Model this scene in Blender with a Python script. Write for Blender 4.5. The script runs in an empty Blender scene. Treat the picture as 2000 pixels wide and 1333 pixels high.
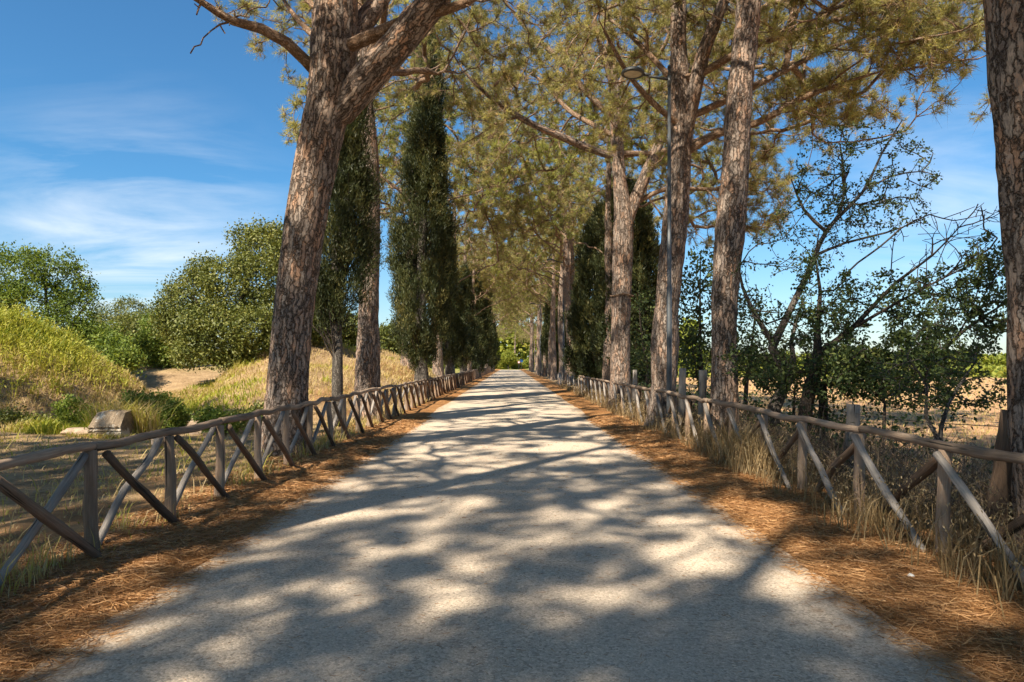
import bpy, math
import numpy as np
from mathutils import Vector

# ------------------------------------------------------------------ camera, sky, sun, exposure
SC = bpy.context.scene
COL = SC.collection
F, CX, CY, EYE = 1333.0, 997.0, 709.0, 1.75       # photo pixels of focal length, vanishing point, eye height


def pt(px, py, Y):
    return np.array([(px - CX) / F * Y, Y, EYE - (py - CY) / F * Y])


cam_data = bpy.data.cameras.new('camera')
cam_data.lens, cam_data.sensor_width = 24.0, 36.0
cam_data.shift_x, cam_data.shift_y = 0.0015, 0.0213
cam_data.clip_start, cam_data.clip_end = 0.05, 6000
cam = bpy.data.objects.new('camera', cam_data)
cam.location = (0, 0, EYE)
cam.rotation_euler = (math.radians(90), 0, 0)
COL.objects.link(cam)
SC.camera = cam

SUN_EL, SUN_AZ = math.radians(47), math.radians(212)   # azimuth clockwise from +Y: behind the camera, to the left
sun_dir = Vector((math.sin(SUN_AZ) * math.cos(SUN_EL), math.cos(SUN_AZ) * math.cos(SUN_EL), math.sin(SUN_EL)))
sl = bpy.data.lights.new('sun', 'SUN')
sl.energy, sl.angle, sl.color = 5.0, math.radians(0.7), (1.0, 0.89, 0.72)
so = bpy.data.objects.new('sun', sl)
so.rotation_euler = (-sun_dir).to_track_quat('-Z', 'Y').to_euler()
so.location = (-30, -50, 80)
COL.objects.link(so)

SC.view_settings.view_transform = 'Standard'
SC.view_settings.look = 'None'
SC.view_settings.exposure = 1.12
SC.view_settings.gamma = 1
SC.cycles.use_denoising = True
SC.cycles.max_bounces = 6
SC.cycles.diffuse_bounces = 4
SC.cycles.transmission_bounces = 4
SC.cycles.glossy_bounces = 2
SC.cycles.use_adaptive_sampling = True
SC.cycles.adaptive_threshold = 0.015
SC.cycles.sample_clamp_indirect = 6


class NT:
    """small node-tree helper"""
    def __init__(s, tree):
        s.t = tree
        s.n = tree.nodes
        s.n.clear()

    def add(s, typ, ins=None, **kw):
        n = s.n.new(typ)
        for k, v in kw.items():
            setattr(n, k, v)
        for k, v in (ins or {}).items():
            sock = n.inputs[k]
            if hasattr(v, 'is_output') or isinstance(v, bpy.types.NodeSocket):
                s.t.links.new(v, sock)
            else:
                sock.default_value = v
        return n

    def ramp(s, fac, stops, interp='LINEAR'):
        n = s.n.new('ShaderNodeValToRGB')
        n.color_ramp.interpolation = interp
        e = n.color_ramp.elements
        while len(e) > 1:
            e.remove(e[-1])
        for i, (p, c) in enumerate(stops):
            el = e[0] if i == 0 else e.new(p)
            el.position = p
            el.color = (c[0], c[1], c[2], 1) if not np.isscalar(c) else (c, c, c, 1)
        s.t.links.new(fac, n.inputs[0])
        return n.outputs[0]

    def mix(s, fac, a, b, mode='MIX'):
        n = s.n.new('ShaderNodeMix')
        n.data_type = 'RGBA'
        n.blend_type = mode
        for sock, v in ((n.inputs[0], fac), (n.inputs[6], a), (n.inputs[7], b)):
            if isinstance(v, bpy.types.NodeSocket):
                s.t.links.new(v, sock)
            elif np.isscalar(v):
                sock.default_value = v
            else:
                sock.default_value = (v[0], v[1], v[2], 1)
        return n.outputs[2]

    def math(s, op, a, b=0.0, clamp=False):
        n = s.n.new('ShaderNodeMath')
        n.operation = op
        n.use_clamp = clamp
        for i, v in enumerate((a, b)):
            if isinstance(v, bpy.types.NodeSocket):
                s.t.links.new(v, n.inputs[i])
            else:
                n.inputs[i].default_value = v
        return n.outputs[0]

    def maprange(s, v, a, b, c=0.0, d=1.0):
        n = s.add('ShaderNodeMapRange', {0: v, 1: a, 2: b, 3: c, 4: d})
        return n.outputs[0]

    def noise(s, vec, scale, detail=4, rough=0.55, dist=0.0):
        n = s.add('ShaderNodeTexNoise', {'Vector': vec, 'Scale': scale, 'Detail': detail, 'Roughness': rough, 'Distortion': dist})
        return n.outputs[0]

    def mapping(s, vec, scale=(1, 1, 1), loc=(0, 0, 0), rot=(0, 0, 0)):
        return s.add('ShaderNodeMapping', {'Vector': vec, 'Scale': scale, 'Location': loc, 'Rotation': rot}).outputs[0]


world = bpy.data.worlds.new('World')
SC.world = world
world.use_nodes = True
w = NT(world.node_tree)
sky = w.add('ShaderNodeTexSky', sky_type='NISHITA', sun_disc=False)
sky.sun_elevation, sky.sun_rotation = SUN_EL, SUN_AZ
sky.altitude, sky.air_density, sky.dust_density, sky.ozone_density = 100, 1.0, 0.6, 3.0
tc = w.add('ShaderNodeTexCoord').outputs['Generated']
sep = w.add('ShaderNodeSeparateXYZ', {0: tc})
zc = w.math('ADD', w.math('MAXIMUM', sep.outputs[2], 0.0), 0.10)
flat = w.add('ShaderNodeCombineXYZ', {0: w.math('DIVIDE', sep.outputs[0], zc), 1: w.math('DIVIDE', sep.outputs[1], zc), 2: 0.3})
fv = w.mapping(flat.outputs[0], (0.62, 1.15, 1), rot=(0, 0, math.radians(-20)))
c1 = w.noise(fv, 1.3, 8, 0.58, 0.5)
c2 = w.noise(w.mapping(flat.outputs[0], (0.22, 0.5, 1), (3.1, 1.7, 0)), 1.0, 4, 0.5, 0.4)
streak = w.maprange(c1, 0.42, 0.78)
patch = w.maprange(c2, 0.47, 0.68)
# one broad sheet of cirrus low in the sky ahead to the left
vd = w.add('ShaderNodeVectorMath', {0: tc, 1: (-0.475, 0.865, 0.145)}, operation='DISTANCE').outputs['Value']
sheet = w.maprange(vd, 0.24, 0.0)
vd2 = w.add('ShaderNodeVectorMath', {0: tc, 1: (0.53, 0.82, 0.20)}, operation='DISTANCE').outputs['Value']
sheet2 = w.maprange(vd2, 0.18, 0.0, 0.0, 0.6)
low = w.maprange(sep.outputs[2], 0.42, 0.05, 0.0, 1.0)
amt = w.math('MULTIPLY', streak, w.math('ADD', w.math('MULTIPLY', patch, w.math('MULTIPLY', low, 0.10)),
                                      w.math('ADD', w.math('MULTIPLY', sheet, 0.9), sheet2)))
amt = w.math('MINIMUM', amt, 0.8)
hz = w.maprange(sep.outputs[2], 0.24, 0.0)
tint = w.mix(1.0, sky.outputs[0], w.mix(hz, (0.42, 0.80, 0.97), (0.84, 0.89, 0.92)), 'MULTIPLY')
cl = w.mix(amt, tint, (7.2, 7.4, 7.5))
bg = w.add('ShaderNodeBackground', {0: cl, 1: 0.078})
w.t.links.new(bg.outputs[0], w.add('ShaderNodeOutputWorld').inputs[0])

# ------------------------------------------------------------------ helpers
RNG = np.random.default_rng(11)


def nrm(v):
    return v / np.maximum(np.linalg.norm(v, axis=-1, keepdims=True), 1e-9)


def hash2(ix, iy, seed):
    h = (ix.astype(np.int64) * 374761393 + iy.astype(np.int64) * 668265263 + seed * 974711) & 0x7fffffff
    h = ((h ^ (h >> 13)) * 1274126177) & 0x7fffffff
    return ((h ^ (h >> 16)) & 0xffff) / 65535.0


def vnoise(x, y, scale, seed=0, octaves=3):
    x, y = np.asarray(x, float) * scale, np.asarray(y, float) * scale
    out, amp, tot = 0.0, 1.0, 0.0
    for o in range(octaves):
        ix, iy = np.floor(x), np.floor(y)
        fx, fy = x - ix, y - iy
        fx, fy = fx * fx * (3 - 2 * fx), fy * fy * (3 - 2 * fy)
        a, b = hash2(ix, iy, seed + o), hash2(ix + 1, iy, seed + o)
        c, d = hash2(ix, iy + 1, seed + o), hash2(ix + 1, iy + 1, seed + o)
        out = out + amp * ((a * (1 - fx) + b * fx) * (1 - fy) + (c * (1 - fx) + d * fx) * fy)
        tot += amp
        amp *= 0.5
        x, y = x * 2.03 + 17.1, y * 2.03 + 5.3
    return out / tot


def sstep(a, b, x):
    t = np.clip((x - a) / (b - a), 0, 1)
    return t * t * (3 - 2 * t)


class Geo:
    """collects vertices and faces, builds ONE mesh object"""
    def __init__(s):
        s.v, s.f, s.var, s.bc, s.n = [], [], [], [], 0

    def add(s, V, faces, var=0.5, bc=None):
        V = np.asarray(V, float).reshape(-1, 3)
        k = len(V)
        s.v.append(V)
        s.var.append(np.broadcast_to(np.asarray(var, float), (k,)) if np.ndim(var) < 1 or len(np.atleast_1d(var)) == k else np.full(k, 0.5))
        s.bc.append(V if bc is None else bc)
        for fc in (faces if isinstance(faces, list) else [faces]):
            s.f.append(np.asarray(fc, np.int64) + s.n)
        s.n += k

    def build(s, name, mat, parent=None, smooth=True, origin=None):
        me = bpy.data.meshes.new(name)
        if s.v:
            V = np.concatenate(s.v)
            if origin is not None:
                V = V - np.asarray(origin)
            me.vertices.add(len(V))
            me.vertices.foreach_set('co', V.astype(np.float32).ravel())
            loops = np.concatenate([f.ravel() for f in s.f])
            sizes = np.concatenate([np.full(len(f), f.shape[1]) for f in s.f])
            me.loops.add(len(loops))
            me.loops.foreach_set('vertex_index', loops.astype(np.int32))
            me.polygons.add(len(sizes))
            me.polygons.foreach_set('loop_start', np.concatenate([[0], np.cumsum(sizes)[:-1]]).astype(np.int32))
            me.polygons.foreach_set('use_smooth', np.full(len(sizes), smooth))
            a = me.attributes.new('var', 'FLOAT', 'POINT')
            a.data.foreach_set('value', np.concatenate(s.var).astype(np.float32))
            b = me.attributes.new('bc', 'FLOAT_VECTOR', 'POINT')
            b.data.foreach_set('vector', np.concatenate(s.bc).astype(np.float32).ravel())
            me.update(calc_edges=True)
        me.materials.append(mat)
        o = bpy.data.objects.new(name, me)
        COL.objects.link(o)
        if parent is not None:
            o.parent = parent
        if origin is not None and parent is None:
            o.location = origin
        return o


def tag(o, label=None, cat=None, group=None, kind=None):
    for k, v in (('label', label), ('category', cat), ('group', group), ('kind', kind)):
        if v:
            o[k] = v
    return o


def empty(name, loc, label=None, cat=None, group=None):
    o = bpy.data.objects.new(name, None)
    COL.objects.link(o)
    o.location = loc
    o.empty_display_size = 0.3
    return tag(o, label, cat, group)


def copy_tree(o, parent=None):
    c = o.copy()
    COL.objects.link(c)
    if parent is not None:
        c.parent = parent
    for ch in list(o.children):
        copy_tree(ch, c)
    return c


def tube(g, P, R, k=8, var=0.5, rough=0.0, rng=None, cap=True, s0=0.0):
    P, R = np.asarray(P, float), np.asarray(R, float)
    n = len(P)
    T = np.zeros_like(P)
    T[1:-1] = P[2:] - P[:-2]
    T[0], T[-1] = P[1] - P[0], P[-1] - P[-2]
    T = nrm(T)
    u = np.cross(T[0], [0, 0, 1.0])
    if np.linalg.norm(u) < 0.1:
        u = np.cross(T[0], [0, 1.0, 0])
    u /= np.linalg.norm(u)
    U = [u]
    for i in range(1, n):
        u = U[-1] - T[i] * np.dot(U[-1], T[i])
        U.append(u / max(np.linalg.norm(u), 1e-9))
    U = np.array(U)
    W = np.cross(T, U)
    th = np.arange(k) / k * 2 * np.pi
    rr = R[:, None] * np.ones(k)
    if rough > 0:
        rr = rr * (1 + rough * (rng.random((n, k)) - 0.5) * 2)
    V = P[:, None, :] + (U[:, None, :] * np.cos(th)[None, :, None] + W[:, None, :] * np.sin(th)[None, :, None]) * rr[:, :, None]
    S = s0 + np.concatenate([[0], np.cumsum(np.linalg.norm(P[1:] - P[:-1], axis=1))])
    bc = np.stack([rr * np.cos(th), rr * np.sin(th), np.broadcast_to(S[:, None], (n, k))], -1)
    i = np.arange(n - 1)[:, None] * k
    j = np.arange(k)[None, :]
    j2 = (j + 1) % k
    q = np.stack([i + j, i + j2, i + k + j2, i + k + j], -1).reshape(-1, 4)
    faces = [q]
    if cap:
        faces += [np.arange(k)[::-1][None, :], (np.arange(k) + (n - 1) * k)[None, :]]
    g.add(V.reshape(-1, 3), faces, var, bc.reshape(-1, 3))


def smooth_path(P, R, step):
    """Catmull-Rom resampling of a polyline with radii"""
    P, R = np.asarray(P, float), np.asarray(R, float)
    Q = np.concatenate([[2 * P[0] - P[1]], P, [2 * P[-1] - P[-2]]])
    out, rad = [], []
    for i in range(len(P) - 1):
        a, b, c, d = Q[i:i + 4]
        m = max(1, int(np.linalg.norm(c - b) / step))
        for t in np.arange(m) / m:
            out.append(0.5 * (2 * b + (c - a) * t + (2 * a - 5 * b + 4 * c - d) * t ** 2 + (3 * b - a - 3 * c + d) * t ** 3))
            rad.append(R[i] * (1 - t) + R[i + 1] * t)
    out.append(P[-1])
    rad.append(R[-1])
    return np.array(out), np.array(rad)


def rand_unit(n, rng):
    return nrm(rng.normal(size=(n, 3)))


def tris(g, C, D, L, W, rng, var):
    """thin pointed blades: base at C, direction D"""
    n = len(C)
    S = nrm(np.cross(D, rand_unit(n, rng)))
    L, W = np.broadcast_to(L, (n,))[:, None], np.broadcast_to(W, (n,))[:, None]
    V = np.stack([C - S * W / 2, C + S * W / 2, C + D * L], 1).reshape(-1, 3)
    g.add(V, np.arange(3 * n).reshape(-1, 3), np.repeat(np.broadcast_to(var, (n,)), 3))


def leaves(g, C, D, L, W, rng, var, flat=0.0):
    """diamond leaves folded a little along the midrib"""
    n = len(C)
    up = nrm(rand_unit(n, rng) * (1 - flat) + np.array([0, 0, 1.0]) * flat)
    S = nrm(np.cross(D, up))
    N = np.cross(S, D)
    L, W = np.broadcast_to(L, (n,))[:, None], np.broadcast_to(W, (n,))[:, None]
    M = C + D * L * 0.5
    V = np.stack([C, M + S * W / 2 + N * W * 0.12, C + D * L, M - S * W / 2 + N * W * 0.12], 1).reshape(-1, 3)
    b = np.arange(n)[:, None] * 4
    f = np.concatenate([b + np.array([[0, 1, 2]]), b + np.array([[0, 2, 3]])])
    g.add(V, f, np.repeat(np.broadcast_to(var, (n,)), 4))


def blades(g, B, H, W, rng, var, lean=0.35, bend=0.5):
    """grass blades: two segments, the upper one bent over"""
    n = len(B)
    az = rng.random(n) * 2 * np.pi
    d = np.stack([np.cos(az), np.sin(az), np.zeros(n)], 1)
    s = np.stack([-np.sin(az + 0.8), np.cos(az + 0.8), np.zeros(n)], 1)
    H, W = np.broadcast_to(H, (n,))[:, None], np.broadcast_to(W, (n,))[:, None]
    ln = lean * rng.random(n)[:, None]
    bd = bend * rng.random(n)[:, None]
    z = np.array([0, 0, 1.0])
    M = B + (z * 0.6 + d * ln * 0.5) * H
    T = M + (z * (0.4 - 0.25 * bd) + d * (ln * 0.5 + bd * 0.5)) * H
    V = np.stack([B - s * W / 2, B + s * W / 2, M + s * W * 0.4, M - s * W * 0.4, T], 1).reshape(-1, 3)
    b = np.arange(n)[:, None] * 5
    g.add(V, [b + np.array([[0, 1, 2, 3]]), b + np.array([[3, 2, 4]])], np.repeat(np.broadcast_to(var, (n,)), 5))
    return T


# ------------------------------------------------------------------ materials
def new_mat(name):
    m = bpy.data.materials.new(name)
    m.use_nodes = True
    return m, NT(m.node_tree)


def finish(t, shader):
    t.t.links.new(shader, t.add('ShaderNodeOutputMaterial').inputs[0])


def attr(t, name, out='Fac'):
    return t.add('ShaderNodeAttribute', attribute_name=name).outputs[out]


def leaf_mat(name, stops, trans=0.3, gloss=0.25, rough=0.5):
    m, t = new_mat(name)
    col = t.ramp(attr(t, 'var'), stops)
    p = t.add('ShaderNodeBsdfPrincipled', {'Base Color': col, 'Roughness': rough})
    p.inputs['Specular IOR Level'].default_value = gloss
    tr = t.add('ShaderNodeBsdfTranslucent', {'Color': t.mix(1.0, col, (1.25, 1.2, 0.7), 'MULTIPLY')})
    mx = t.add('ShaderNodeMixShader', {0: trans, 1: p.outputs[0], 2: tr.outputs[0]})
    finish(t, mx.outputs[0])
    return m


def bark_mat(name, plates, crack, scale=(14, 14, 2.5), crack_w=0.07, bump=0.9, dist=0.05):
    m, t = new_mat(name)
    bc = attr(t, 'bc', 'Vector')
    warp = t.add('ShaderNodeTexNoise', {'Vector': bc, 'Scale': 6.0, 'Detail': 6, 'Roughness': 0.7}).outputs['Color']
    wv = t.add('ShaderNodeVectorMath', {0: warp, 1: (0.5, 0.5, 0.5)}, operation='SUBTRACT').outputs[0]
    wv = t.add('ShaderNodeVectorMath', {0: wv, 1: (0.2, 0.2, 0.8)}, operation='MULTIPLY').outputs[0]
    v = t.add('ShaderNodeVectorMath', {0: bc, 1: wv}, operation='ADD').outputs[0]
    v = t.mapping(v, scale)
    edge = t.add('ShaderNodeTexVoronoi', {'Vector': v, 'Scale': 1.0, 'Randomness': 0.95}, feature='DISTANCE_TO_EDGE').outputs['Distance']
    cell = t.add('ShaderNodeTexVoronoi', {'Vector': v, 'Scale': 1.0, 'Randomness': 0.95}, feature='F1').outputs['Color']
    cs = t.add('ShaderNodeSeparateColor', {0: cell}).outputs[0]
    fine = t.noise(t.mapping(bc, (60, 60, 22)), 1.0, 5, 0.65)
    big = t.noise(bc, 1.6, 3, 0.5)
    sel = t.math('ADD', t.math('MULTIPLY', cs, 0.55), t.math('MULTIPLY', big, 0.45))
    sel = t.math('ADD', sel, t.math('MULTIPLY', t.math('SUBTRACT', fine, 0.5), 0.5))
    col = t.ramp(sel, plates)
    col = t.mix(1.0, col, t.ramp(fine, [(0.25, 0.5), (0.7, 1.22)]), 'MULTIPLY')
    ck = t.maprange(edge, 0.02, crack_w)
    col = t.mix(ck, crack, col)
    h = t.math('ADD', t.maprange(edge, 0.0, crack_w * 2.0), t.math('MULTIPLY', fine, 0.3))
    h = t.math('ADD', h, t.math('MULTIPLY', cs, 0.25))
    b = t.add('ShaderNodeBump', {'Height': h, 'Strength': bump, 'Distance': dist})
    p = t.add('ShaderNodeBsdfPrincipled', {'Base Color': col, 'Roughness': 0.9, 'Normal': b.outputs[0]})
    p.inputs['Specular IOR Level'].default_value = 0.15
    finish(t, p.outputs[0])
    return m


M = {}
M['pine_bark'] = bark_mat('pine_bark', [(0.22, (0.21, 0.165, 0.14)), (0.4, (0.33, 0.27, 0.225)), (0.52, (0.38, 0.25, 0.18)), (0.62, (0.345, 0.28, 0.23)), (0.75, (0.41, 0.25, 0.165))], (0.085, 0.06, 0.046))
M['pine_branch'] = bark_mat('pine_branch', [(0.25, (0.22, 0.135, 0.085)), (0.5, (0.36, 0.23, 0.145)), (0.75, (0.44, 0.33, 0.25))], (0.09, 0.06, 0.04), (22, 22, 9), 0.12, 0.6, 0.02)
M['grey_bark'] = bark_mat('grey_bark', [(0.3, (0.11, 0.095, 0.08)), (0.7, (0.24, 0.21, 0.18))], (0.04, 0.033, 0.028), (26, 26, 5), 0.14, 0.7, 0.02)
M['dark_bark'] = bark_mat('dark_bark', [(0.3, (0.045, 0.036, 0.03)), (0.7, (0.12, 0.095, 0.075))], (0.02, 0.016, 0.013), (30, 30, 8), 0.14, 0.6, 0.02)
M['needles'] = leaf_mat('needles', [(0.0, (0.17, 0.175, 0.07)), (0.4, (0.36, 0.34, 0.14)), (0.75, (0.48, 0.44, 0.195)), (0.92, (0.50, 0.39, 0.22)), (1.0, (0.50, 0.38, 0.25))], 0.55)
M['fresh_needles'] = leaf_mat('fresh_needles', [(0.0, (0.15, 0.175, 0.05)), (0.4, (0.32, 0.34, 0.105)), (0.75, (0.45, 0.45, 0.15)), (0.92, (0.48, 0.42, 0.19)), (1.0, (0.48, 0.38, 0.22))], 0.55)
M['cypress'] = leaf_mat('cypress', [(0.0, (0.028, 0.038, 0.015)), (0.6, (0.075, 0.085, 0.030)), (1.0, (0.17, 0.15, 0.05))], 0.25)
M['oak_leaf'] = leaf_mat('oak_leaf', [(0.0, (0.055, 0.075, 0.02)), (0.5, (0.15, 0.17, 0.036)), (1.0, (0.28, 0.27, 0.07))], 0.28, 0.4)
M['fresh_leaf'] = leaf_mat('fresh_leaf', [(0.0, (0.07, 0.11, 0.022)), (0.5, (0.17, 0.23, 0.042)), (1.0, (0.30, 0.34, 0.07))], 0.38)
M['shade_leaf'] = leaf_mat('shade_leaf', [(0.0, (0.03, 0.05, 0.02)), (0.6, (0.07, 0.10, 0.032)), (1.0, (0.17, 0.19, 0.05))], 0.35)
M['lime_leaf'] = leaf_mat('lime_leaf', [(0.0, (0.10, 0.13, 0.02)), (0.5, (0.22, 0.25, 0.035)), (1.0, (0.36, 0.34, 0.06))], 0.35)
M['grass'] = leaf_mat('grass', [(0.0, (0.14, 0.20, 0.022)), (0.3, (0.37, 0.37, 0.045)), (0.55, (0.42, 0.36, 0.09)), (0.8, (0.46, 0.34, 0.16)), (1.0, (0.54, 0.42, 0.24))], 0.3)
M['straw'] = leaf_mat('straw', [(0.0, (0.12, 0.095, 0.04)), (0.3, (0.20, 0.135, 0.065)), (0.7, (0.33, 0.235, 0.12)), (1.0, (0.44, 0.34, 0.2))], 0.25)
M['litter'] = leaf_mat('litter', [(0.0, (0.15, 0.07, 0.028)), (0.5, (0.36, 0.185, 0.075)), (1.0, (0.55, 0.33, 0.155))], 0.1)
M['twig'] = leaf_mat('twig', [(0.0, (0.07, 0.05, 0.035)), (0.6, (0.15, 0.105, 0.07)), (1.0, (0.26, 0.19, 0.12))], 0.0)


def wood_mat(name, ramp):
    m, t = new_mat(name)
    bc = attr(t, 'bc', 'Vector')
    oi = t.add('ShaderNodeObjectInfo').outputs['Random']
    off = t.add('ShaderNodeCombineXYZ', {0: t.math('MULTIPLY', oi, 7.0), 1: t.math('MULTIPLY', oi, 3.0), 2: t.math('MULTIPLY', oi, 11.0)}).outputs[0]
    v = t.add('ShaderNodeVectorMath', {0: bc, 1: off}, operation='ADD').outputs[0]
    grain = t.noise(t.mapping(v, (70, 70, 3.0)), 1.0, 5, 0.6, 0.5)
    blot = t.noise(t.mapping(v, (5, 5, 2.2)), 1.0, 4, 0.6)
    col = t.ramp(t.math('ADD', t.math('MULTIPLY', grain, 0.55), t.math('MULTIPLY', blot, 0.45)), ramp)
    col = t.mix(1.0, col, t.ramp(oi, [(0.0, 0.72), (1.0, 1.2)]), 'MULTIPLY')
    crack = t.maprange(t.noise(t.mapping(v, (26, 26, 1.1)), 1.0, 2, 0.5), 0.64, 0.70)
    col = t.mix(crack, col, (0.035, 0.028, 0.022))
    b = t.add('ShaderNodeBump', {'Height': t.math('SUBTRACT', grain, t.math('MULTIPLY', crack, 0.8)), 'Strength': 0.7, 'Distance': 0.012})
    p = t.add('ShaderNodeBsdfPrincipled', {'Base Color': col, 'Roughness': 0.8, 'Normal': b.outputs[0]})
    p.inputs['Specular IOR Level'].default_value = 0.25
    finish(t, p.outputs[0])
    return m


M['post_wood'] = wood_mat('post_wood', [(0.3, (0.16, 0.108, 0.075)), (0.5, (0.31, 0.215, 0.148)), (0.7, (0.44, 0.325, 0.235))])
M['rail_wood'] = wood_mat('rail_wood', [(0.3, (0.14, 0.098, 0.07)), (0.5, (0.27, 0.195, 0.14)), (0.7, (0.39, 0.30, 0.225))])
M['grey_brace'] = wood_mat('grey_brace', [(0.3, (0.13, 0.112, 0.098)), (0.5, (0.25, 0.22, 0.195)), (0.7, (0.38, 0.335, 0.29))])
M['brown_brace'] = wood_mat('brown_brace', [(0.3, (0.075, 0.05, 0.035)), (0.5, (0.16, 0.105, 0.07)), (0.7, (0.26, 0.18, 0.125))])


def metal_mat(name, col, rough=0.45, metallic=0.0):
    m, t = new_mat(name)
    o = t.add('ShaderNodeTexCoord').outputs['Object']
    n = t.noise(o, 9, 4)
    c = t.mix(1.0, col, t.ramp(n, [(0.3, 0.8), (0.7, 1.15)]), 'MULTIPLY')
    p = t.add('ShaderNodeBsdfPrincipled', {'Base Color': c, 'Roughness': rough, 'Metallic': metallic})
    finish(t, p.outputs[0])
    return m


M['lamp_metal'] = metal_mat('lamp_metal', (0.062, 0.07, 0.078))
M['lamp_dark'] = metal_mat('lamp_dark', (0.05, 0.055, 0.058))
M['lamp_glass'] = metal_mat('lamp_glass', (0.55, 0.50, 0.36), 0.25)
M['sign_blue'] = metal_mat('sign_blue', (0.012, 0.09, 0.28))
M['sign_white'] = metal_mat('sign_white', (0.78, 0.76, 0.72))
M['sign_red'] = metal_mat('sign_red', (0.6, 0.06, 0.05))
M['wire'] = metal_mat('wire', (0.10, 0.085, 0.075), 0.6, 0.6)


def stone_mat(name, cols, white=None):
    m, t = new_mat(name)
    o = t.add('ShaderNodeTexCoord').outputs['Object']
    n = t.noise(o, 4, 8, 0.65)
    f = t.noise(o, 40, 4, 0.6)
    col = t.ramp(n, cols)
    if white:
        col = t.mix(t.maprange(t.noise(o, 2.3, 6, 0.7), 0.53, 0.60), col, white)
    b = t.add('ShaderNodeBump', {'Height': t.math('ADD', n, t.math('MULTIPLY', f, 0.3)), 'Strength': 0.8, 'Distance': 0.05})
    p = t.add('ShaderNodeBsdfPrincipled', {'Base Color': col, 'Roughness': 0.9, 'Normal': b.outputs[0]})
    finish(t, p.outputs[0])
    return m


M['tuff'] = stone_mat('tuff', [(0.3, (0.13, 0.095, 0.06)), (0.5, (0.25, 0.185, 0.12)), (0.7, (0.36, 0.27, 0.18))], (0.58, 0.5, 0.4))
M['rock'] = stone_mat('rock', [(0.3, (0.26, 0.18, 0.12)), (0.5, (0.40, 0.29, 0.20)), (0.7, (0.50, 0.39, 0.29))])


# ------------------------------------------------------------------ ground and road
LX, RX = -3.74, 3.92           # fence lines


def terrain(x, y):
    x, y = np.asarray(x, float), np.asarray(y, float)
    xr = x + 0.08
    edge = 2.72 + 0.22 * (vnoise(x * 0.0, y, 0.55, 3) - 0.5) + 0.14 * (vnoise(x, y, 2.4, 5) - 0.5)
    ax = np.abs(xr)
    z = -0.035 + 0.065 * sstep(edge - 0.35, edge + 0.35, ax)
    verge = sstep(2.5, 3.1, ax)
    z = z + verge * 0.05 * (vnoise(x, y, 1.7, 8) - 0.45)
    # left: small drop, then the mounds
    z = z - 0.22 * sstep(-4.2, -7.0, x) * sstep(-26, -10, x)
    off = sstep(3.9, 5.0, ax)
    z = z + off * 0.22 * (vnoise(x, y, 0.5, 21, 4) - 0.5)

    def dome(cx, cy, rx, ry, h, p):
        wob = 1 + 0.22 * (vnoise(x, y, 0.35, 31) - 0.5)
        d = (((x - cx) / rx) ** 2 + ((y - cy) / ry) ** 2) * wob
        return h * np.clip(1 - d, 0, 1) ** p
    z = z + dome(-21.0, 25.0, 7.2, 6.2, 3.7, 0.9)
    z = z + dome(-8.3, 37, 4.6, 17.0, 2.35, 0.75)
    z = z + dome(-12.5, 33, 5.0, 7.5, 1.2, 0.8)
    z = z + dome(-19, 46, 14, 12, 1.7, 1.0)
    # right field falls a little away from the avenue
    z = z - 0.25 * sstep(5.5, 9, x)
    far = sstep(60, 140, np.hypot(x, y))
    z = z + far * 1.2 * (vnoise(x, y, 0.012, 41, 2) - 0.5) * sstep(12, 40, ax)
    return z


def steps(*segs):
    out = []
    for a, b, d in segs:
        out.append(np.arange(a, b, d))
    return np.concatenate(out + [[segs[-1][1]]])


gx = np.concatenate([-np.geomspace(40, 2500, 22)[::-1], steps((-39, -6, 0.42), (-6, -4, 0.2), (-4, -2.1, 0.085), (-2.1, 2.0, 0.4), (2.0, 4.4, 0.085), (4.4, 8, 0.25), (8, 39, 0.8)), np.geomspace(40, 2500, 22)])
gy = np.concatenate([[-400, -100, -50, -30, -20, -12], steps((-8, 1.5, 0.5), (1.5, 14, 0.11), (14, 34, 0.3), (34, 64, 0.6), (64, 180, 2.0)), np.geomspace(190, 4500, 26)])
XX, YY = np.meshgrid(gx, gy)
ZZ = terrain(XX, YY)
gg = Geo()
nx, ny = len(gx), len(gy)
ii = (np.arange(ny - 1)[:, None] * nx + np.arange(nx - 1)[None, :]).ravel()
gg.add(np.stack([XX, YY, ZZ], -1).reshape(-1, 3), np.stack([ii, ii + 1, ii + nx + 1, ii + nx], 1))

m, t = new_mat('ground')
oc = t.add('ShaderNodeTexCoord').outputs['Object']
zone = t.add('ShaderNodeAttribute', attribute_name='zone').outputs['Color']
zs = t.add('ShaderNodeSeparateColor', {0: zone})
n1 = t.noise(oc, 0.9, 8, 0.65)
n2 = t.noise(oc, 9.0, 8, 0.7)
n3 = t.noise(oc, 55.0, 4, 0.7)
mixn = t.math('ADD', t.math('MULTIPLY', n1, 0.45), t.math('MULTIPLY', n2, 0.55))
dry = t.ramp(mixn, [(0.32, (0.13, 0.09, 0.05)), (0.45, (0.27, 0.18, 0.095)), (0.56, (0.42, 0.285, 0.16)), (0.68, (0.49, 0.36, 0.22))])
grn = t.ramp(mixn, [(0.35, (0.09, 0.12, 0.022)), (0.6, (0.27, 0.27, 0.06))])
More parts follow.
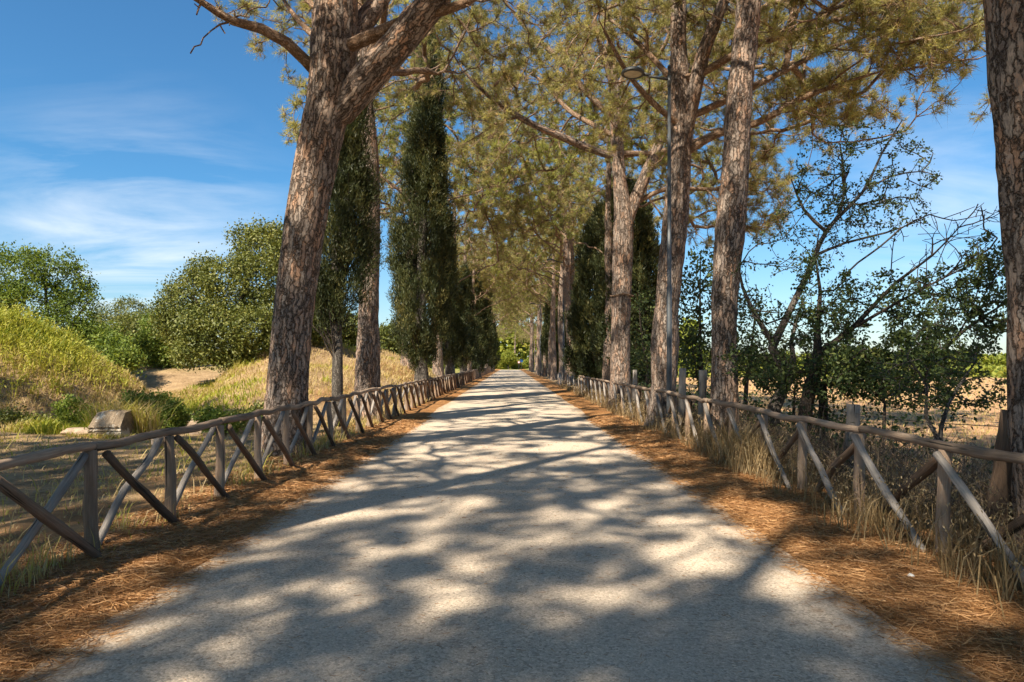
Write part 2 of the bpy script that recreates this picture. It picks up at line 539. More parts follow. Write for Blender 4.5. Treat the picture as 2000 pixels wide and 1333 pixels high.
# pine litter: two crossed stretched noises read as layered needles
la = t.noise(t.mapping(oc, (120, 14, 40), rot=(0, 0, 0.5)), 1.0, 4, 0.7, 1.5)
lb = t.noise(t.mapping(oc, (16, 110, 40), rot=(0, 0, 0.35)), 1.0, 4, 0.7, 1.5)
lit = t.math('ADD', t.math('MULTIPLY', t.math('ADD', la, lb), 0.36), t.math('MULTIPLY', n1, 0.28))
ndl = t.ramp(lit, [(0.38, (0.12, 0.055, 0.022)), (0.48, (0.30, 0.145, 0.057)), (0.57, (0.46, 0.245, 0.10)), (0.68, (0.56, 0.35, 0.17))])
fld = t.ramp(mixn, [(0.32, (0.28, 0.155, 0.08)), (0.5, (0.48, 0.285, 0.15)), (0.65, (0.56, 0.38, 0.22))])
col = t.mix(t.math('ADD', zs.outputs[1], t.math('MULTIPLY', t.math('SUBTRACT', n1, 0.5), 0.3), True), dry, grn)
col = t.mix(zs.outputs[2], col, fld)
col = t.mix(t.maprange(t.math('ADD', zs.outputs[0], t.math('MULTIPLY', t.math('SUBTRACT', n2, 0.5), 0.7)), 0.35, 0.65), col, ndl)
hh = t.math('ADD', t.math('MULTIPLY', n2, 0.7), t.math('ADD', t.math('MULTIPLY', n3, 0.3), t.math('MULTIPLY', lit, 0.6)))
bp = t.add('ShaderNodeBump', {'Height': hh, 'Strength': 1.0, 'Distance': 0.06})
p = t.add('ShaderNodeBsdfPrincipled', {'Base Color': col, 'Roughness': 0.95, 'Normal': bp.outputs[0]})
p.inputs['Specular IOR Level'].default_value = 0.1
finish(t, p.outputs[0])
M['ground'] = m
ground = gg.build('ground', m)
tag(ground, kind='structure')
ax = np.abs(XX + 0.08)
needle_w = sstep(2.3, 2.7, ax) * (1 - sstep(3.55, 4.35, ax + 0.5 * (vnoise(XX, YY, 1.3, 61) - 0.5)))
under_pines = 0.5 * sstep(-13, -5, XX) * (XX < -3.6) * (YY < 22) + 0.55 * (XX < -3.6) * sstep(-9, -6, XX) * (YY >= 22)
needle_w = np.maximum(needle_w, under_pines * sstep(0.35, 0.6, vnoise(XX, YY, 0.6, 63)))
mound = sstep(-11.5, -14, XX) * sstep(17, 20, YY) * (1 - sstep(55, 80, YY))
green_w = mound * sstep(0.9, 3.2, ZZ + 1.6 * (vnoise(XX, YY, 0.5, 65) - 0.5)) * 0.9 + 0.7 * sstep(60, 90, YY) * (XX < -6)
green_w = np.maximum(green_w, 0.8 * sstep(-14.5, -13.2, XX) * (1 - sstep(-11.2, -10.6, XX)) * sstep(19, 21, YY) * (1 - sstep(25, 28, YY)))
green_w = np.maximum(green_w, 0.75 * sstep(75, 95, YY) * sstep(6, 10, XX))
green_w = np.maximum(green_w, 0.9 * sstep(172, 178, YY) * (np.abs(XX) < 60))
field_w = sstep(5.2, 7.5, XX + 1.2 * (vnoise(XX, YY, 0.4, 67) - 0.5)) * (1 - sstep(80, 100, YY))
za = ground.data.attributes.new('zone', 'FLOAT_COLOR', 'POINT')
za.data.foreach_set('color', np.stack([needle_w, np.clip(green_w, 0, 1), field_w, np.ones_like(XX)], -1).astype(np.float32).ravel())

ROAD_END = 172.0
g = Geo()
ry = np.concatenate([np.arange(-25, 40, 0.5), np.arange(40, ROAD_END + 0.1, 3.0)])
rx = np.linspace(-3.1, 2.95, 13)
RXX, RYY = np.meshgrid(rx, ry)
n_ = len(rx)
ii = (np.arange(len(ry) - 1)[:, None] * n_ + np.arange(n_ - 1)[None, :]).ravel()
RZ = 0.012 * (1 - ((RXX + 0.08) / 3.0) ** 2) - 0.012 + 0.004 * (vnoise(RXX, RYY, 0.9, 71) - 0.5)
g.add(np.stack([RXX, RYY, RZ], -1).reshape(-1, 3), np.stack([ii, ii + 1, ii + n_ + 1, ii + n_], 1))
m, t = new_mat('road')
oc = t.add('ShaderNodeTexCoord').outputs['Object']
xs = t.add('ShaderNodeSeparateXYZ', {0: oc})
axr = t.math('ABSOLUTE', t.math('ADD', xs.outputs[0], 0.08))
n1 = t.noise(oc, 0.7, 6, 0.6)
grit = t.noise(oc, 95, 3, 0.75)
vor = t.add('ShaderNodeTexVoronoi', {'Vector': oc, 'Scale': 60.0}, feature='F1')
peb = t.add('ShaderNodeSeparateColor', {0: vor.outputs['Color']}).outputs[0]
col = t.ramp(n1, [(0.3, (0.48, 0.39, 0.30)), (0.7, (0.59, 0.49, 0.38))])
col = t.mix(1.0, col, t.ramp(peb, [(0.0, 0.62), (0.25, 0.92), (0.8, 1.08), (1.0, 1.3)]), 'MULTIPLY')
col = t.mix(1.0, col, t.ramp(grit, [(0.32, 0.66), (0.55, 1.05), (0.7, 1.2)]), 'MULTIPLY')
# wheel lines a touch paler, scattered needles and dust towards the edges
wheel = t.maprange(t.math('ABSOLUTE', t.math('SUBTRACT', axr, 1.05)), 0.55, 0.0)
col = t.mix(t.math('MULTIPLY', wheel, 0.22), col, (0.58, 0.50, 0.41))
dn = t.noise(t.mapping(oc, (9, 5, 1)), 1.0, 7, 0.72)
dust = t.maprange(t.math('ADD', axr, t.math('MULTIPLY', t.math('SUBTRACT', dn, 0.5), 2.4)), 2.25, 2.95)
col = t.mix(t.math('MULTIPLY', dust, 0.8), col, (0.34, 0.20, 0.10))
sc_ = t.maprange(t.noise(oc, 14, 6, 0.75), 0.655, 0.72)
col = t.mix(t.math('MULTIPLY', sc_, 0.5), col, (0.20, 0.14, 0.09))
bp = t.add('ShaderNodeBump', {'Height': t.math('ADD', grit, t.math('MULTIPLY', vor.outputs['Distance'], -0.8)), 'Strength': 0.5, 'Distance': 0.012})
p = t.add('ShaderNodeBsdfPrincipled', {'Base Color': col, 'Roughness': 0.92, 'Normal': bp.outputs[0]})
p.inputs['Specular IOR Level'].default_value = 0.2
finish(t, p.outputs[0])
tag(g.build('road', m), kind='structure')


# ------------------------------------------------------------------ growing trees
class Skel:
    def __init__(s, cap=16000):
        s.p, s.d = np.zeros((cap, 3)), np.zeros((cap, 3))
        s.par, s.fr = np.full(cap, -1), np.full(cap, np.nan)
        s.ok, s.n, s.chains = np.zeros(cap, bool), 0, []

    def chain(s, att, P, R=None, ok=True):
        ids = [att] if att >= 0 else []
        for i, q in enumerate(P):
            j = s.n
            s.p[j] = q
            pr = ids[-1] if ids else -1
            s.par[j] = pr
            if pr >= 0:
                d = q - s.p[pr]
            else:
                d = P[1] - P[0]
            s.d[j] = d / max(np.linalg.norm(d), 1e-9)
            if R is not None:
                s.fr[j] = R[i]
            s.ok[j] = ok[i] if np.ndim(ok) else ok
            ids.append(j)
            s.n += 1
        s.chains.append(ids)
        return ids

    def nearest(s, q):
        return int(np.argmin(np.linalg.norm(s.p[:s.n] - q, axis=1)))

    def grow(s, a, rng, fwd=0.7, up=0.25, step=0.6, jit=0.05):
        n = s.n
        v = a - s.p[:n]
        L = np.maximum(np.linalg.norm(v, axis=1), 1e-6)
        c = (v * s.d[:n]).sum(1) / L
        cost = L * (1 + fwd * (1 - c))
        cost[~s.ok[:n]] = 1e9
        i = int(np.argmin(cost))
        p0, L, dv = s.p[i], L[i], v[i] / L[i]
        t0 = nrm(s.d[i] * 0.45 + dv)
        c1 = p0 + t0 * L * 0.38
        c2 = a - nrm(dv + np.array([0, 0, up])) * L * 0.33
        k = max(2, int(L / step) + 1)
        t = (np.arange(1, k + 1) / k)[:, None]
        P = (1 - t) ** 3 * p0 + 3 * (1 - t) ** 2 * t * c1 + 3 * (1 - t) * t ** 2 * c2 + t ** 3 * a
        P[:-1] += rng.normal(size=(k - 1, 3)) * jit * L / k ** 0.5
        return s.chain(i, P)

    def radii(s, tip=0.008, ex=2.2, gain=1.0):
        n = s.n
        acc = np.zeros(n)
        r = np.zeros(n)
        for i in range(n - 1, -1, -1):
            ri = acc[i] ** (1 / ex) if acc[i] > 0 else tip
            r[i] = s.fr[i] if s.fr[i] == s.fr[i] else ri * gain if acc[i] > 0 else tip
            if s.par[i] >= 0:
                acc[s.par[i]] += max(ri, tip) ** ex
        return r

    def emit(s, g, r, rng, skip=0, kmul=1.0, maxr=9.0):
        for ids in s.chains[skip:]:
            if len(ids) < 2:
                continue
            R = r[ids].copy()
            R[0] = min(R[0], R[1] * 1.25)
            big = R.max()
            k = int((14 if big > 0.12 else 9 if big > 0.05 else 6 if big > 0.02 else 4) * kmul)
            tube(g, s.p[ids], R, max(k, 3), var=rng.random(), rough=0.06 if big > 0.03 else 0.0, rng=rng, cap=False, s0=rng.random() * 9)


def umbrella(n, rng, c, R, z0, z1, droop=0.12, thick=0.55, rmin=0.12, lobes=True):
    """attractor points of a stone-pine crown: a broad lens, open below"""
    az = rng.random(n) * 2 * np.pi
    ph = rng.random(4) * 6.28
    Rl = R * (1 + (0.13 * np.sin(2 * az + ph[0]) + 0.10 * np.sin(3 * az + ph[1]) + 0.07 * np.sin(7 * az + ph[2]) if lobes else 0))
    u = np.sqrt(rmin ** 2 + (1 - rmin ** 2) * rng.random(n))
    top = z0 + (z1 - z0) * np.sqrt(np.clip(1 - u ** 2 * 0.93, 0, 1))
    bot = z0 - (z1 - z0) * droop * u ** 2 + (z1 - z0) * 0.30 * (1 - u)
    z = top - (top - bot) * thick * rng.random(n) ** 1.15 / 0.55 * 1.0
    z = np.maximum(z, bot)
    return np.stack([c[0] + u * Rl * np.cos(az), c[1] + u * Rl * np.sin(az), z], 1)


def tufts(g, tw, sk, rng, first_chain, per_tip, nn, L, W, spread=0.28, frac=0.55, twigs=True):
    """needle tufts along the outer part of every young branch"""
    P, A = [], []
    for ids in sk.chains[first_chain:]:
        if len(ids) < 2:
            continue
        q = sk.p[ids]
        s = np.linspace(0, 1, len(ids))
        t = 1 - frac * rng.random(per_tip) ** 1.4
        pp = np.stack([np.interp(t, s, q[:, k]) for k in range(3)], 1)
        d = nrm(q[-1] - q[-2])
        o = nrm(d + rand_unit(per_tip, rng) * 1.1 + np.array([0, 0, 0.35]))
        P.append(np.concatenate([pp, o], 1))
    P = np.concatenate(P)
    base, o = P[:, :3], P[:, 3:]
    n = len(base)
    ln = spread * (0.35 + rng.random(n))[:, None]
    tip = base + o * ln
    if twigs:
        tris(tw, base, o, ln[:, 0], 0.012, rng, 0.5)
        bt = np.repeat(base, 2, 0) + rng.normal(size=(n * 2, 3)) * 0.05
        bo = nrm(np.repeat(o, 2, 0) * 0.5 + rand_unit(n * 2, rng))
        tris(tw, bt, bo, 0.25 + 0.45 * rng.random(n * 2), W * 0.55, rng, 0.5)
    tv = np.clip(0.42 + 0.22 * rng.normal(size=n), 0, 0.9)
    dead = rng.random(n) < 0.07
    tv[dead] = 0.95 + 0.05 * rng.random(dead.sum())
    C = np.repeat(tip, nn, 0) - np.repeat(o, nn, 0) * (rng.random(n * nn) * 0.14)[:, None]
    D = nrm(np.repeat(o, nn, 0) * 0.75 + rand_unit(n * nn, rng) + np.array([0, 0, 0.18]))
    tris(g, C, D, L * (0.7 + 0.6 * rng.random(n * nn)), W, rng, np.clip(np.repeat(tv, nn) + 0.08 * rng.normal(size=n * nn), 0, 1))
    return n


def flare(P, R, h=1.0, k=0.32):
    """root flare of a trunk path that starts at the ground"""
    z = P[:, 2] - P[0, 2]
    return R * (1 + k * np.exp(-z / (h * 0.4)))


def pine(base, trunk, crown, limbs=(), n_main=12, n_tip=240, per_tip=15, nn=13, L=0.2, W=0.021, seed=1, label=None, group=None,
         start=0.5, kseg=28, dead=(), bare=(), thick=0.5, frac=0.5, lumpy=0.05, fwd=0.75, far=False, name='pine_tree', needles='needles'):
    """base world xyz; trunk [(px,py,pz,r)...] local; crown dict local; limbs: world polylines [[(xyz), r]...]"""
    rng = np.random.default_rng(seed)
    base = np.asarray(base, float)
    root = empty(name, base, label, 'tree', group)
    sk = Skel()
    T = np.array([q[:3] for q in trunk], float)
    TR = np.array([q[3] for q in trunk], float)
    P, R = smooth_path(T, TR, 0.22 if not far else 0.6)
    P[2:-1, :2] += np.cumsum(rng.normal(size=(len(P) - 3, 2)), 0) * 0.004
    R = R * (1 + 0.05 * np.interp(np.arange(len(R)), np.arange(0, len(R) + 5, 5), rng.normal(size=len(np.arange(0, len(R) + 5, 5)))))
    R = flare(P, R)
    zs = P[:, 2]
    sk.chain(-1, P, R, ok=list(zs > zs.max() * start))
    for li, lb in enumerate(limbs):
        LP = np.array([q[0] for q in lb], float) - base
        LR = np.array([q[1] for q in lb], float)
        LP, LR = smooth_path(LP, LR, 0.3)
        i = int(np.argmin(np.linalg.norm(P - LP[0], axis=1)))
        sk.chain(i, LP, LR, ok=[k > len(LP) * 0.35 and li not in bare for k in range(len(LP))])
    n_expl = len(sk.chains)
    c, Rc, z0, z1 = crown['c'], crown['R'], crown['z0'], crown['z1']
    A = umbrella(n_main * 6, rng, c, Rc, z0, z1, thick=0.5)
    rr = np.hypot(A[:, 0] - c[0], A[:, 1] - c[1])
    A = A[rr > Rc * 0.62][:n_main]
    for a in A[np.argsort(-np.hypot(A[:, 0], A[:, 1]))]:
        sk.grow(a * np.array([0.9, 0.9, 1]), rng, fwd=fwd, up=0.5, step=0.5, jit=0.045)
    n_m = len(sk.chains)
    A = umbrella(n_tip, rng, c, Rc, z0, z1, droop=crown.get('droop', 0.12), thick=thick)
    if 'clip' in crown:
        A = A[crown['clip'](A + base)]
    if 'extra' in crown:
        A = np.concatenate([A, crown['extra'] - base])
    A = A[np.argsort(np.hypot(A[:, 0] - c[0], A[:, 1] - c[1]) + rng.random(len(A)) * 2)]
    for a in A:
        sk.grow(a, rng, fwd=0.8, up=0.35, step=0.45, jit=0.06)
    if dead:
        sk.ok[len(P):sk.n] = True
    for db in dead:           # bare twigs on named limbs
        for q in db:
            sk.grow(np.asarray(q) - base, rng, fwd=0.6, up=-0.3, step=0.25, jit=0.12)
    n_leafy = n_m + len(A)
    r = sk.radii(0.012, 2.1)
    r[len(P):] = np.minimum(r[len(P):], TR[-1] * 0.9 if not limbs else 9)
    gt, gb, gc = Geo(), Geo(), Geo()
    tube(gt, P, R, kseg, rough=lumpy, rng=rng)
    ch = sk.chains
    thick_l = [c_ for c_ in ch[1:n_expl] if r[c_[1]] > 0.12]
    sk.chains = thick_l
    sk.emit(gt, r, rng, kmul=1.8)
    sk.chains = [c_ for c_ in ch[1:] if not any(c_ is q_ for q_ in thick_l)]
    sk.emit(gb, r, rng)
    sk.chains = ch[:1] + ch[n_expl:n_leafy]
    tufts(gc, gb, sk, rng, 1, per_tip, nn, L, W, frac=frac)
    gt.build('trunk', M['pine_bark'], root)
    gb.build('branches', M['pine_branch'], root)
    gc.build('crown', M[needles], root, smooth=False)
    return root


def gz(x, y):
    return float(terrain(np.array([x]), np.array([y]))[0])


def wl(px, py, Y, r):
    return (pt(px, py, Y), r)


def local(base, *w_):
    return [tuple(pt(a, b, c) - np.asarray(base)) + (r,) for a, b, c, r in w_]


def row_base(X, Y):
    return np.array([X, Y, gz(X, Y) - 0.12])


def ell_pts(rng, n, px, py, rx_, ry_, Y, dY):
    a = rng.random(n) * 6.283
    r = np.sqrt(rng.random(n))
    return np.array([pt(px + rx_ * rr * math.cos(t_), py + ry_ * rr * math.sin(t_), Y + dY * (rng.random() - 0.5) * 2) for t_, rr in zip(a, r)])


rx_ = np.random.default_rng(77)
# --- left row, nearest pine: thick leaning trunk that forks
b = row_base(-4.27, 12.9)
tr = [(0, 0, 0, 0.40)] + local(b, (559, 800, 12.9, 0.375), (576, 600, 12.9, 0.365), (602, 420, 12.85, 0.385), (628, 285, 12.8, 0.40), (652, 170, 12.8, 0.42),
                                (655, 60, 12.9, 0.42), (662, -60, 13.0, 0.37), (668, -200, 13.0, 0.28), (690, -330, 13.0, 0.18))
limbs = [
    [wl(672, 215, 12.7, 0.26), wl(712, 160, 12.45, 0.30), wl(770, 95, 12.2, 0.28), wl(835, 18, 11.9, 0.25), wl(885, -50, 11.6, 0.21), wl(960, -140, 11.2, 0.15), wl(1030, -240, 10.8, 0.09)],
    [wl(822, 28, 11.9, 0.10), wl(865, 22, 11.8, 0.085), wl(905, 8, 11.6, 0.07), wl(950, -18, 11.4, 0.055), wl(1010, -70, 11.0, 0.03)],
    [wl(622, 150, 12.8, 0.10), wl(596, 118, 12.7, 0.105), wl(560, 84, 12.5, 0.10), wl(510, 56, 12.2, 0.09), wl(455, 42, 12.0, 0.075), wl(425, 25, 11.9, 0.065), wl(395, 5, 11.7, 0.055), wl(355, -20, 11.5, 0.045), wl(300, -75, 11.0, 0.025)],
    [wl(672, 105, 12.9, 0.2), wl(705, 50, 13.2, 0.21), wl(740, 5, 13.5, 0.18), wl(775, -60, 13.9, 0.14), wl(820, -160, 14.5, 0.08)],
    [wl(640, 88, 12.9, 0.06), wl(606, 65, 13.2, 0.06), wl(583, 40, 13.5, 0.05), wl(560, 10, 13.9, 0.04), wl(545, -20, 14.2, 0.03)],
    [wl(645, 30, 12.9, 0.07), wl(612, 12, 13.0, 0.06), wl(585, -15, 13.2, 0.05), wl(540, -60, 13.4, 0.03)],
]
dead = [[pt(413, 60, 11.9), pt(392, 88, 11.8), pt(372, 105, 11.7), pt(440, 66, 12.0), pt(448, 50, 11.9), pt(470, 30, 12.1), pt(488, 34, 12.1), pt(488, 20, 12.1),
         pt(503, 54, 12.2), pt(520, 15, 12.2), pt(528, -8, 12.2), pt(384, 30, 11.7), pt(380, 8, 11.6), pt(405, -5, 11.7), pt(430, 12, 11.9), pt(455, 20, 12),
         pt(560, 45, 13.6), pt(575, 55, 13.3), pt(600, 28, 13.2), pt(590, 5, 13), pt(540, 20, 13.9), pt(830, 0, 11.7), pt(905, -5, 11.5), pt(925, 10, 11.4)]]
pine(b, tr, dict(c=(1.0, -1.0), R=5.6, z0=10.9, z1=14.6), limbs, n_main=9, n_tip=280, nn=20, L=0.16, W=0.013, bare=(2,), seed=5, start=0.8, kseg=48, dead=dead, lumpy=0.045,
     label='huge leaning red brown pine trunk beside the left fence, forking into thick bare limbs')
# --- second pine on the left
b = row_base(-4.4, 21)
tr = [(0, 0, 0, 0.40)] + local(b, (718, 740, 21, 0.36), (721, 540, 21, 0.32), (723, 330, 21, 0.27), (714, 200, 21, 0.25), (712, 100, 21, 0.23), (716, 0, 21, 0.2), (725, -80, 21, 0.14))
limbs = [[wl(712, 150, 21, 0.12), wl(725, 100, 20.6, 0.12), wl(745, 60, 20.2, 0.10), wl(752, 10, 20, 0.09), wl(760, -60, 20, 0.05)]]
pine(b, tr, dict(c=(1.0, 0.8), R=4.6, z0=11.6, z1=15.2), limbs, n_main=12, n_tip=280, nn=16, L=0.17, W=0.016, seed=6, start=0.72, kseg=32,
     label='straight tall pine trunk partly hidden behind the nearest dark cypress on the left')
# --- right row: the trunk cut by the right edge of the picture
b = row_base(4.86, 5.8)
tr = [(0, 0, 0, 0.42)] + [tuple(np.array([dx, 0, z])) + (r,) for dx, z, r in ((-0.12, 1.2, 0.39), (-0.22, 2.6, 0.385), (-0.32, 4.0, 0.37), (-0.42, 5.5, 0.35), (-0.4, 7.5, 0.32), (-0.3, 9.5, 0.26), (-0.2, 11.5, 0.16))]
pine(b, tr, dict(c=(0.2, -0.4), R=5.2, z0=9.2, z1=13.5), [], n_main=11, n_tip=280, nn=20, L=0.16, W=0.013, seed=7, start=0.72, kseg=44,
     label='dark plated pine trunk cut off by the right edge of the view')
# --- right row: slim bare trunk that leaves the top of the picture
b = row_base(4.36, 14)
tr = [(0, 0, 0, 0.30)] + local(b, (1417, 800, 14, 0.265), (1416, 700, 14, 0.26), (1417, 600, 14, 0.26), (1430, 450, 14, 0.29), (1441, 330, 14, 0.27), (1448, 200, 14, 0.26), (1458, 90, 14, 0.25), (1467, -20, 14, 0.23), (1474, -120, 14, 0.2), (1480, -220, 14, 0.14))
pine(b, tr, dict(c=(0.4, 0.0), R=5.2, z0=10.6, z1=14.4), [], n_main=12, n_tip=280, nn=20, L=0.16, W=0.013, seed=8, start=0.8, kseg=34,
     label='slim bare pine trunk on the right, next after the edge trunk, no branches in view')
# --- right row: leaning trunk behind the lamp, with the big lit crown
b = row_base(4.13, 18.5)
tr = [(0, 0, 0, 0.40)] + local(b, (1297, 740, 18.5, 0.36), (1306, 580, 18.5, 0.34), (1322, 430, 18.5, 0.32), (1330, 330, 18.5, 0.31), (1334, 240, 18.5, 0.27), (1330, 120, 18.5, 0.24), (1330, 10, 18.5, 0.22), (1335, -90, 18.5, 0.16), (1340, -160, 18.5, 0.10))
limbs = [
    [wl(1340, 270, 18.5, 0.17), wl(1352, 200, 18.3, 0.19), wl(1372, 110, 18.1, 0.18), wl(1395, 50, 17.9, 0.16), wl(1425, -20, 17.7, 0.12), wl(1470, -100, 17.4, 0.06)],
    [wl(1336, 300, 18.5, 0.11), wl(1400, 262, 18.2, 0.11), wl(1480, 240, 17.9, 0.095), wl(1560, 195, 17.6, 0.075), wl(1640, 165, 17.2, 0.05), wl(1720, 140, 16.8, 0.025)],
    [wl(1346, 230, 18.4, 0.10), wl(1430, 190, 18.9, 0.10), wl(1530, 140, 19.4, 0.08), wl(1630, 90, 19.9, 0.06), wl(1740, 60, 20.3, 0.03)],
    [wl(1360, 150, 18.2, 0.10), wl(1450, 100, 17.8, 0.09), wl(1560, 60, 17.5, 0.07), wl(1680, 30, 17.2, 0.05), wl(1790, 20, 17.0, 0.025)],
    [wl(1338, 250, 18.5, 0.09), wl(1290, 215, 18.2, 0.085), wl(1230, 150, 17.8, 0.065), wl(1180, 60, 17.4, 0.04)],
    [wl(1333, 180, 18.5, 0.09), wl(1280, 120, 19, 0.08), wl(1220, 60, 19.6, 0.06), wl(1150, 10, 20.2, 0.03)],
]
pine(b, tr, dict(c=(3.1, 0.2), R=6.2, z0=7.6, z1=13.8, droop=0.05, clip=lambda q: ~((np.abs(q[:, 0] - 3.4) < 1.5) & (q[:, 1] < 18.4) & (q[:, 2] < 10.6)), extra=np.concatenate([ell_pts(rx_, 100, 1660, 50, 250, 60, 17.5, 2.0), ell_pts(rx_, 70, 1800, 90, 110, 70, 17.0, 1.5), ell_pts(rx_, 45, 1600, 200, 110, 50, 18, 1.5)])), limbs, n_main=13, n_tip=560, per_tip=11, nn=17, L=0.17, W=0.017, thick=0.28, frac=0.27, seed=9, start=0.55, kseg=34,
     label='leaning pine behind the nearest street lamp, broad crown spreading over the right shrubs')
# --- right row: forked pine with a ring mark on the trunk
b = row_base(4.2, 26)
tr = [(0, 0, 0, 0.46)] + local(b, (1212, 700, 26, 0.40), (1214, 580, 26, 0.39), (1217, 480, 26, 0.40), (1218, 415, 26, 0.36), (1210, 340, 26, 0.25), (1205, 250, 26, 0.23), (1200, 170, 26, 0.2), (1195, 90, 26, 0.15), (1190, 10, 26, 0.09))
limbs = [
    [wl(1222, 440, 26, 0.22), wl(1245, 380, 26, 0.235), wl(1275, 310, 26.2, 0.20), wl(1300, 250, 26.4, 0.16), wl(1330, 180, 26.6, 0.12), wl(1360, 100, 26.8, 0.07)],
    [wl(1208, 310, 26, 0.13), wl(1150, 290, 25.6, 0.14), wl(1090, 265, 25.2, 0.13), wl(1030, 238, 24.8, 0.11), wl(970, 200, 24.4, 0.08), wl(915, 150, 24, 0.045), wl(880, 100, 23.8, 0.02)],
    [wl(1205, 240, 26, 0.11), wl(1150, 185, 26, 0.12), wl(1080, 105, 26, 0.10), wl(1030, 60, 26, 0.07), wl(985, 0, 26, 0.03)],
    [wl(1206, 270, 26, 0.10), wl(1160, 245, 26.5, 0.10), wl(1110, 215, 27, 0.09), wl(1060, 160, 27.5, 0.06), wl(1010, 130, 28, 0.03)],
    [wl(1203, 200, 26, 0.10), wl(1185, 130, 25.6, 0.10), wl(1165, 60, 25.2, 0.08), wl(1160, 0, 25, 0.05)],
    [wl(1202, 180, 26, 0.09), wl(1240, 110, 25.8, 0.09), wl(1290, 60, 25.6, 0.07), wl(1320, 20, 25.4, 0.04)],
    [wl(1280, 300, 26.2, 0.10), wl(1360, 275, 26.5, 0.09), wl(1430, 260, 26.8, 0.07), wl(1500, 260, 27, 0.04)],
    [wl(1235, 400, 26, 0.10), wl(1300, 370, 26.4, 0.09), wl(1380, 370, 26.8, 0.07), wl(1470, 370, 27.2, 0.04)],
]
ringed = pine(b, tr, dict(c=(0.6, 0.4), R=7.2, z0=8.4, z1=16.0, droop=0.10, extra=np.concatenate([ell_pts(rx_, 110, 1490, 370, 55, 100, 27, 1.5), ell_pts(rx_, 60, 1380, 420, 70, 60, 28, 1.5)])), limbs, n_main=14, n_tip=720, per_tip=10, nn=14, L=0.19, W=0.02, thick=0.28, frac=0.27, seed=10, start=0.5, kseg=34,
              label='forked pine with ring scar round its trunk, limbs reaching over the road')
g = Geo()
rz_ = pt(1214, 578, 26)[2] - b[2]
rx0 = pt(1214, 578, 26)[0] - b[0]
th = np.linspace(0, 2 * np.pi, 25)
tube(g, np.stack([rx0 + 0.43 * np.cos(th), 0.43 * np.sin(th), rz_ + 0.03 * np.sin(th * 3)], 1), np.full(25, 0.03), 6, rough=0.2, rng=RNG, cap=False)
g.build('ring_scar', M['pine_branch'], ringed)

# --- generic row pines, copied for the rest of the avenue
protos = []
for k in range(3):
    rr_ = np.random.default_rng(100 + k)
    hgt = 16.6 + k
    tr = [(0, 0, 0, 0.36), (0.1 * k, 0.0, 2, 0.31), (0.15, 0.1, 4.5, 0.29), (0.3 - 0.2 * k, 0.1, 7, 0.26), (0.4 - 0.3 * k, 0, 9.5, 0.21), (0.5 - 0.4 * k, 0, 12, 0.14), (0.5 - 0.5 * k, 0, hgt - 2.2, 0.07)]
    protos.append(pine((0, 0, 0), tr, dict(c=(0.3, 0), R=6.3, z0=9.2 + 0.4 * k, z1=hgt, droop=0.07), [], n_main=15, n_tip=440, per_tip=9, nn=11, L=0.26, W=0.032, thick=0.42, frac=0.4,
                       seed=110 + k, start=0.42, kseg=18, needles='fresh_needles' if k == 1 else 'needles'))
used = set()


def place(k, X, Y, rz, s, label, group=None):
    o = protos[k]
    if k in used:
        o = copy_tree(o)
    used.add(k)
    o.location = (X, Y, gz(X, Y) - 0.12)
    o.rotation_euler = (0, 0, rz)
    o.scale = (s, s, s)
    tag(o, label, 'tree', group)
    return o


place(0, -5.3, 35.5, 0.6, 1.12, 'pine behind the tallest left cypress, its pale crown showing on both sides of it')
place(1, -4.45, 42, 2.2, 1.02, 'left row pine with red trunk foot just beyond the tallest cypress')
place(2, -4.4, 51, 4.0, 1.0, 'left row pine with thin trunk beside the second dark cypress')
place(0, -4.3, 63, 1.4, 0.98, 'pale trunked left row pine standing between dark cypresses')
place(1, 4.75, 33.5, 5.2, 0.92, 'ivy dark leaning pine just beyond the ringed trunk on the right')
place(2, 3.95, 46.5, 0.3, 0.97, 'left stem of the two close slim pines beside the second street lamp')
place(0, 4.65, 47.6, 2.9, 0.97, 'right stem of the two close slim pines beside the second street lamp')
place(1, 4.6, 61, 1.1, 1.0, 'pine just beyond the end of the right fence, dark cypress before it')
for i, Y in enumerate((72.4, 82.6, 93, 104, 116, 128, 140, 152)):
    place(i % 3, -4.4 + 0.3 * math.sin(i * 2.1), Y, i * 1.7, 0.95 + 0.06 * math.sin(i * 3.3), 'small far pine of the left row, trunk foot above the distant fence', 'far pines of the left row')
for i, Y in enumerate((70, 78, 86, 95, 106, 117, 129, 142, 155)):
    place((i + 1) % 3, 4.4 + 0.35 * math.sin(i * 1.7), Y, i * 2.3 + 1, 0.96 + 0.06 * math.sin(i * 2.7), 'small far pine of the right row, trunk in the distant line', 'far pines of the right row')
for i, (X, Y, s) in enumerate(((-5.0, 3.6, 0.98), (-4.6, -5.0, 1.05), (-4.9, -16, 1.0), (4.6, -2.2, 1.0), (-4.3, -9.6, 0.9), (5.2, -12, 1.0), (-13.5, 4.0, 0.95), (-19, 8.5, 0.95), (-20, -2, 1.0), (-26, 11, 0.9), (-16, -1.5, 0.95), (-7.6, -7.0, 0.85))):  # unseen pines: avenue rows carried on, plus others added to dapple road and field
    place(i % 3, X, Y, i * 1.9 + 0.5, s, 'unseen pine outside the view, placed to throw dappled shade on road and field', 'unseen shade pines outside the view')
# two paler pines close the far end of the road
place(2, -6.5, 186, 0.9, 0.8, 'pale green pine closing the far end of the road on the left')
place(1, 1.5, 204, 2.1, 0.95, 'tall fresh green pine straight behind the road end')
place(0, 7.0, 190, 2.9, 0.8, 'pale green pine closing the far end of the road on the right')


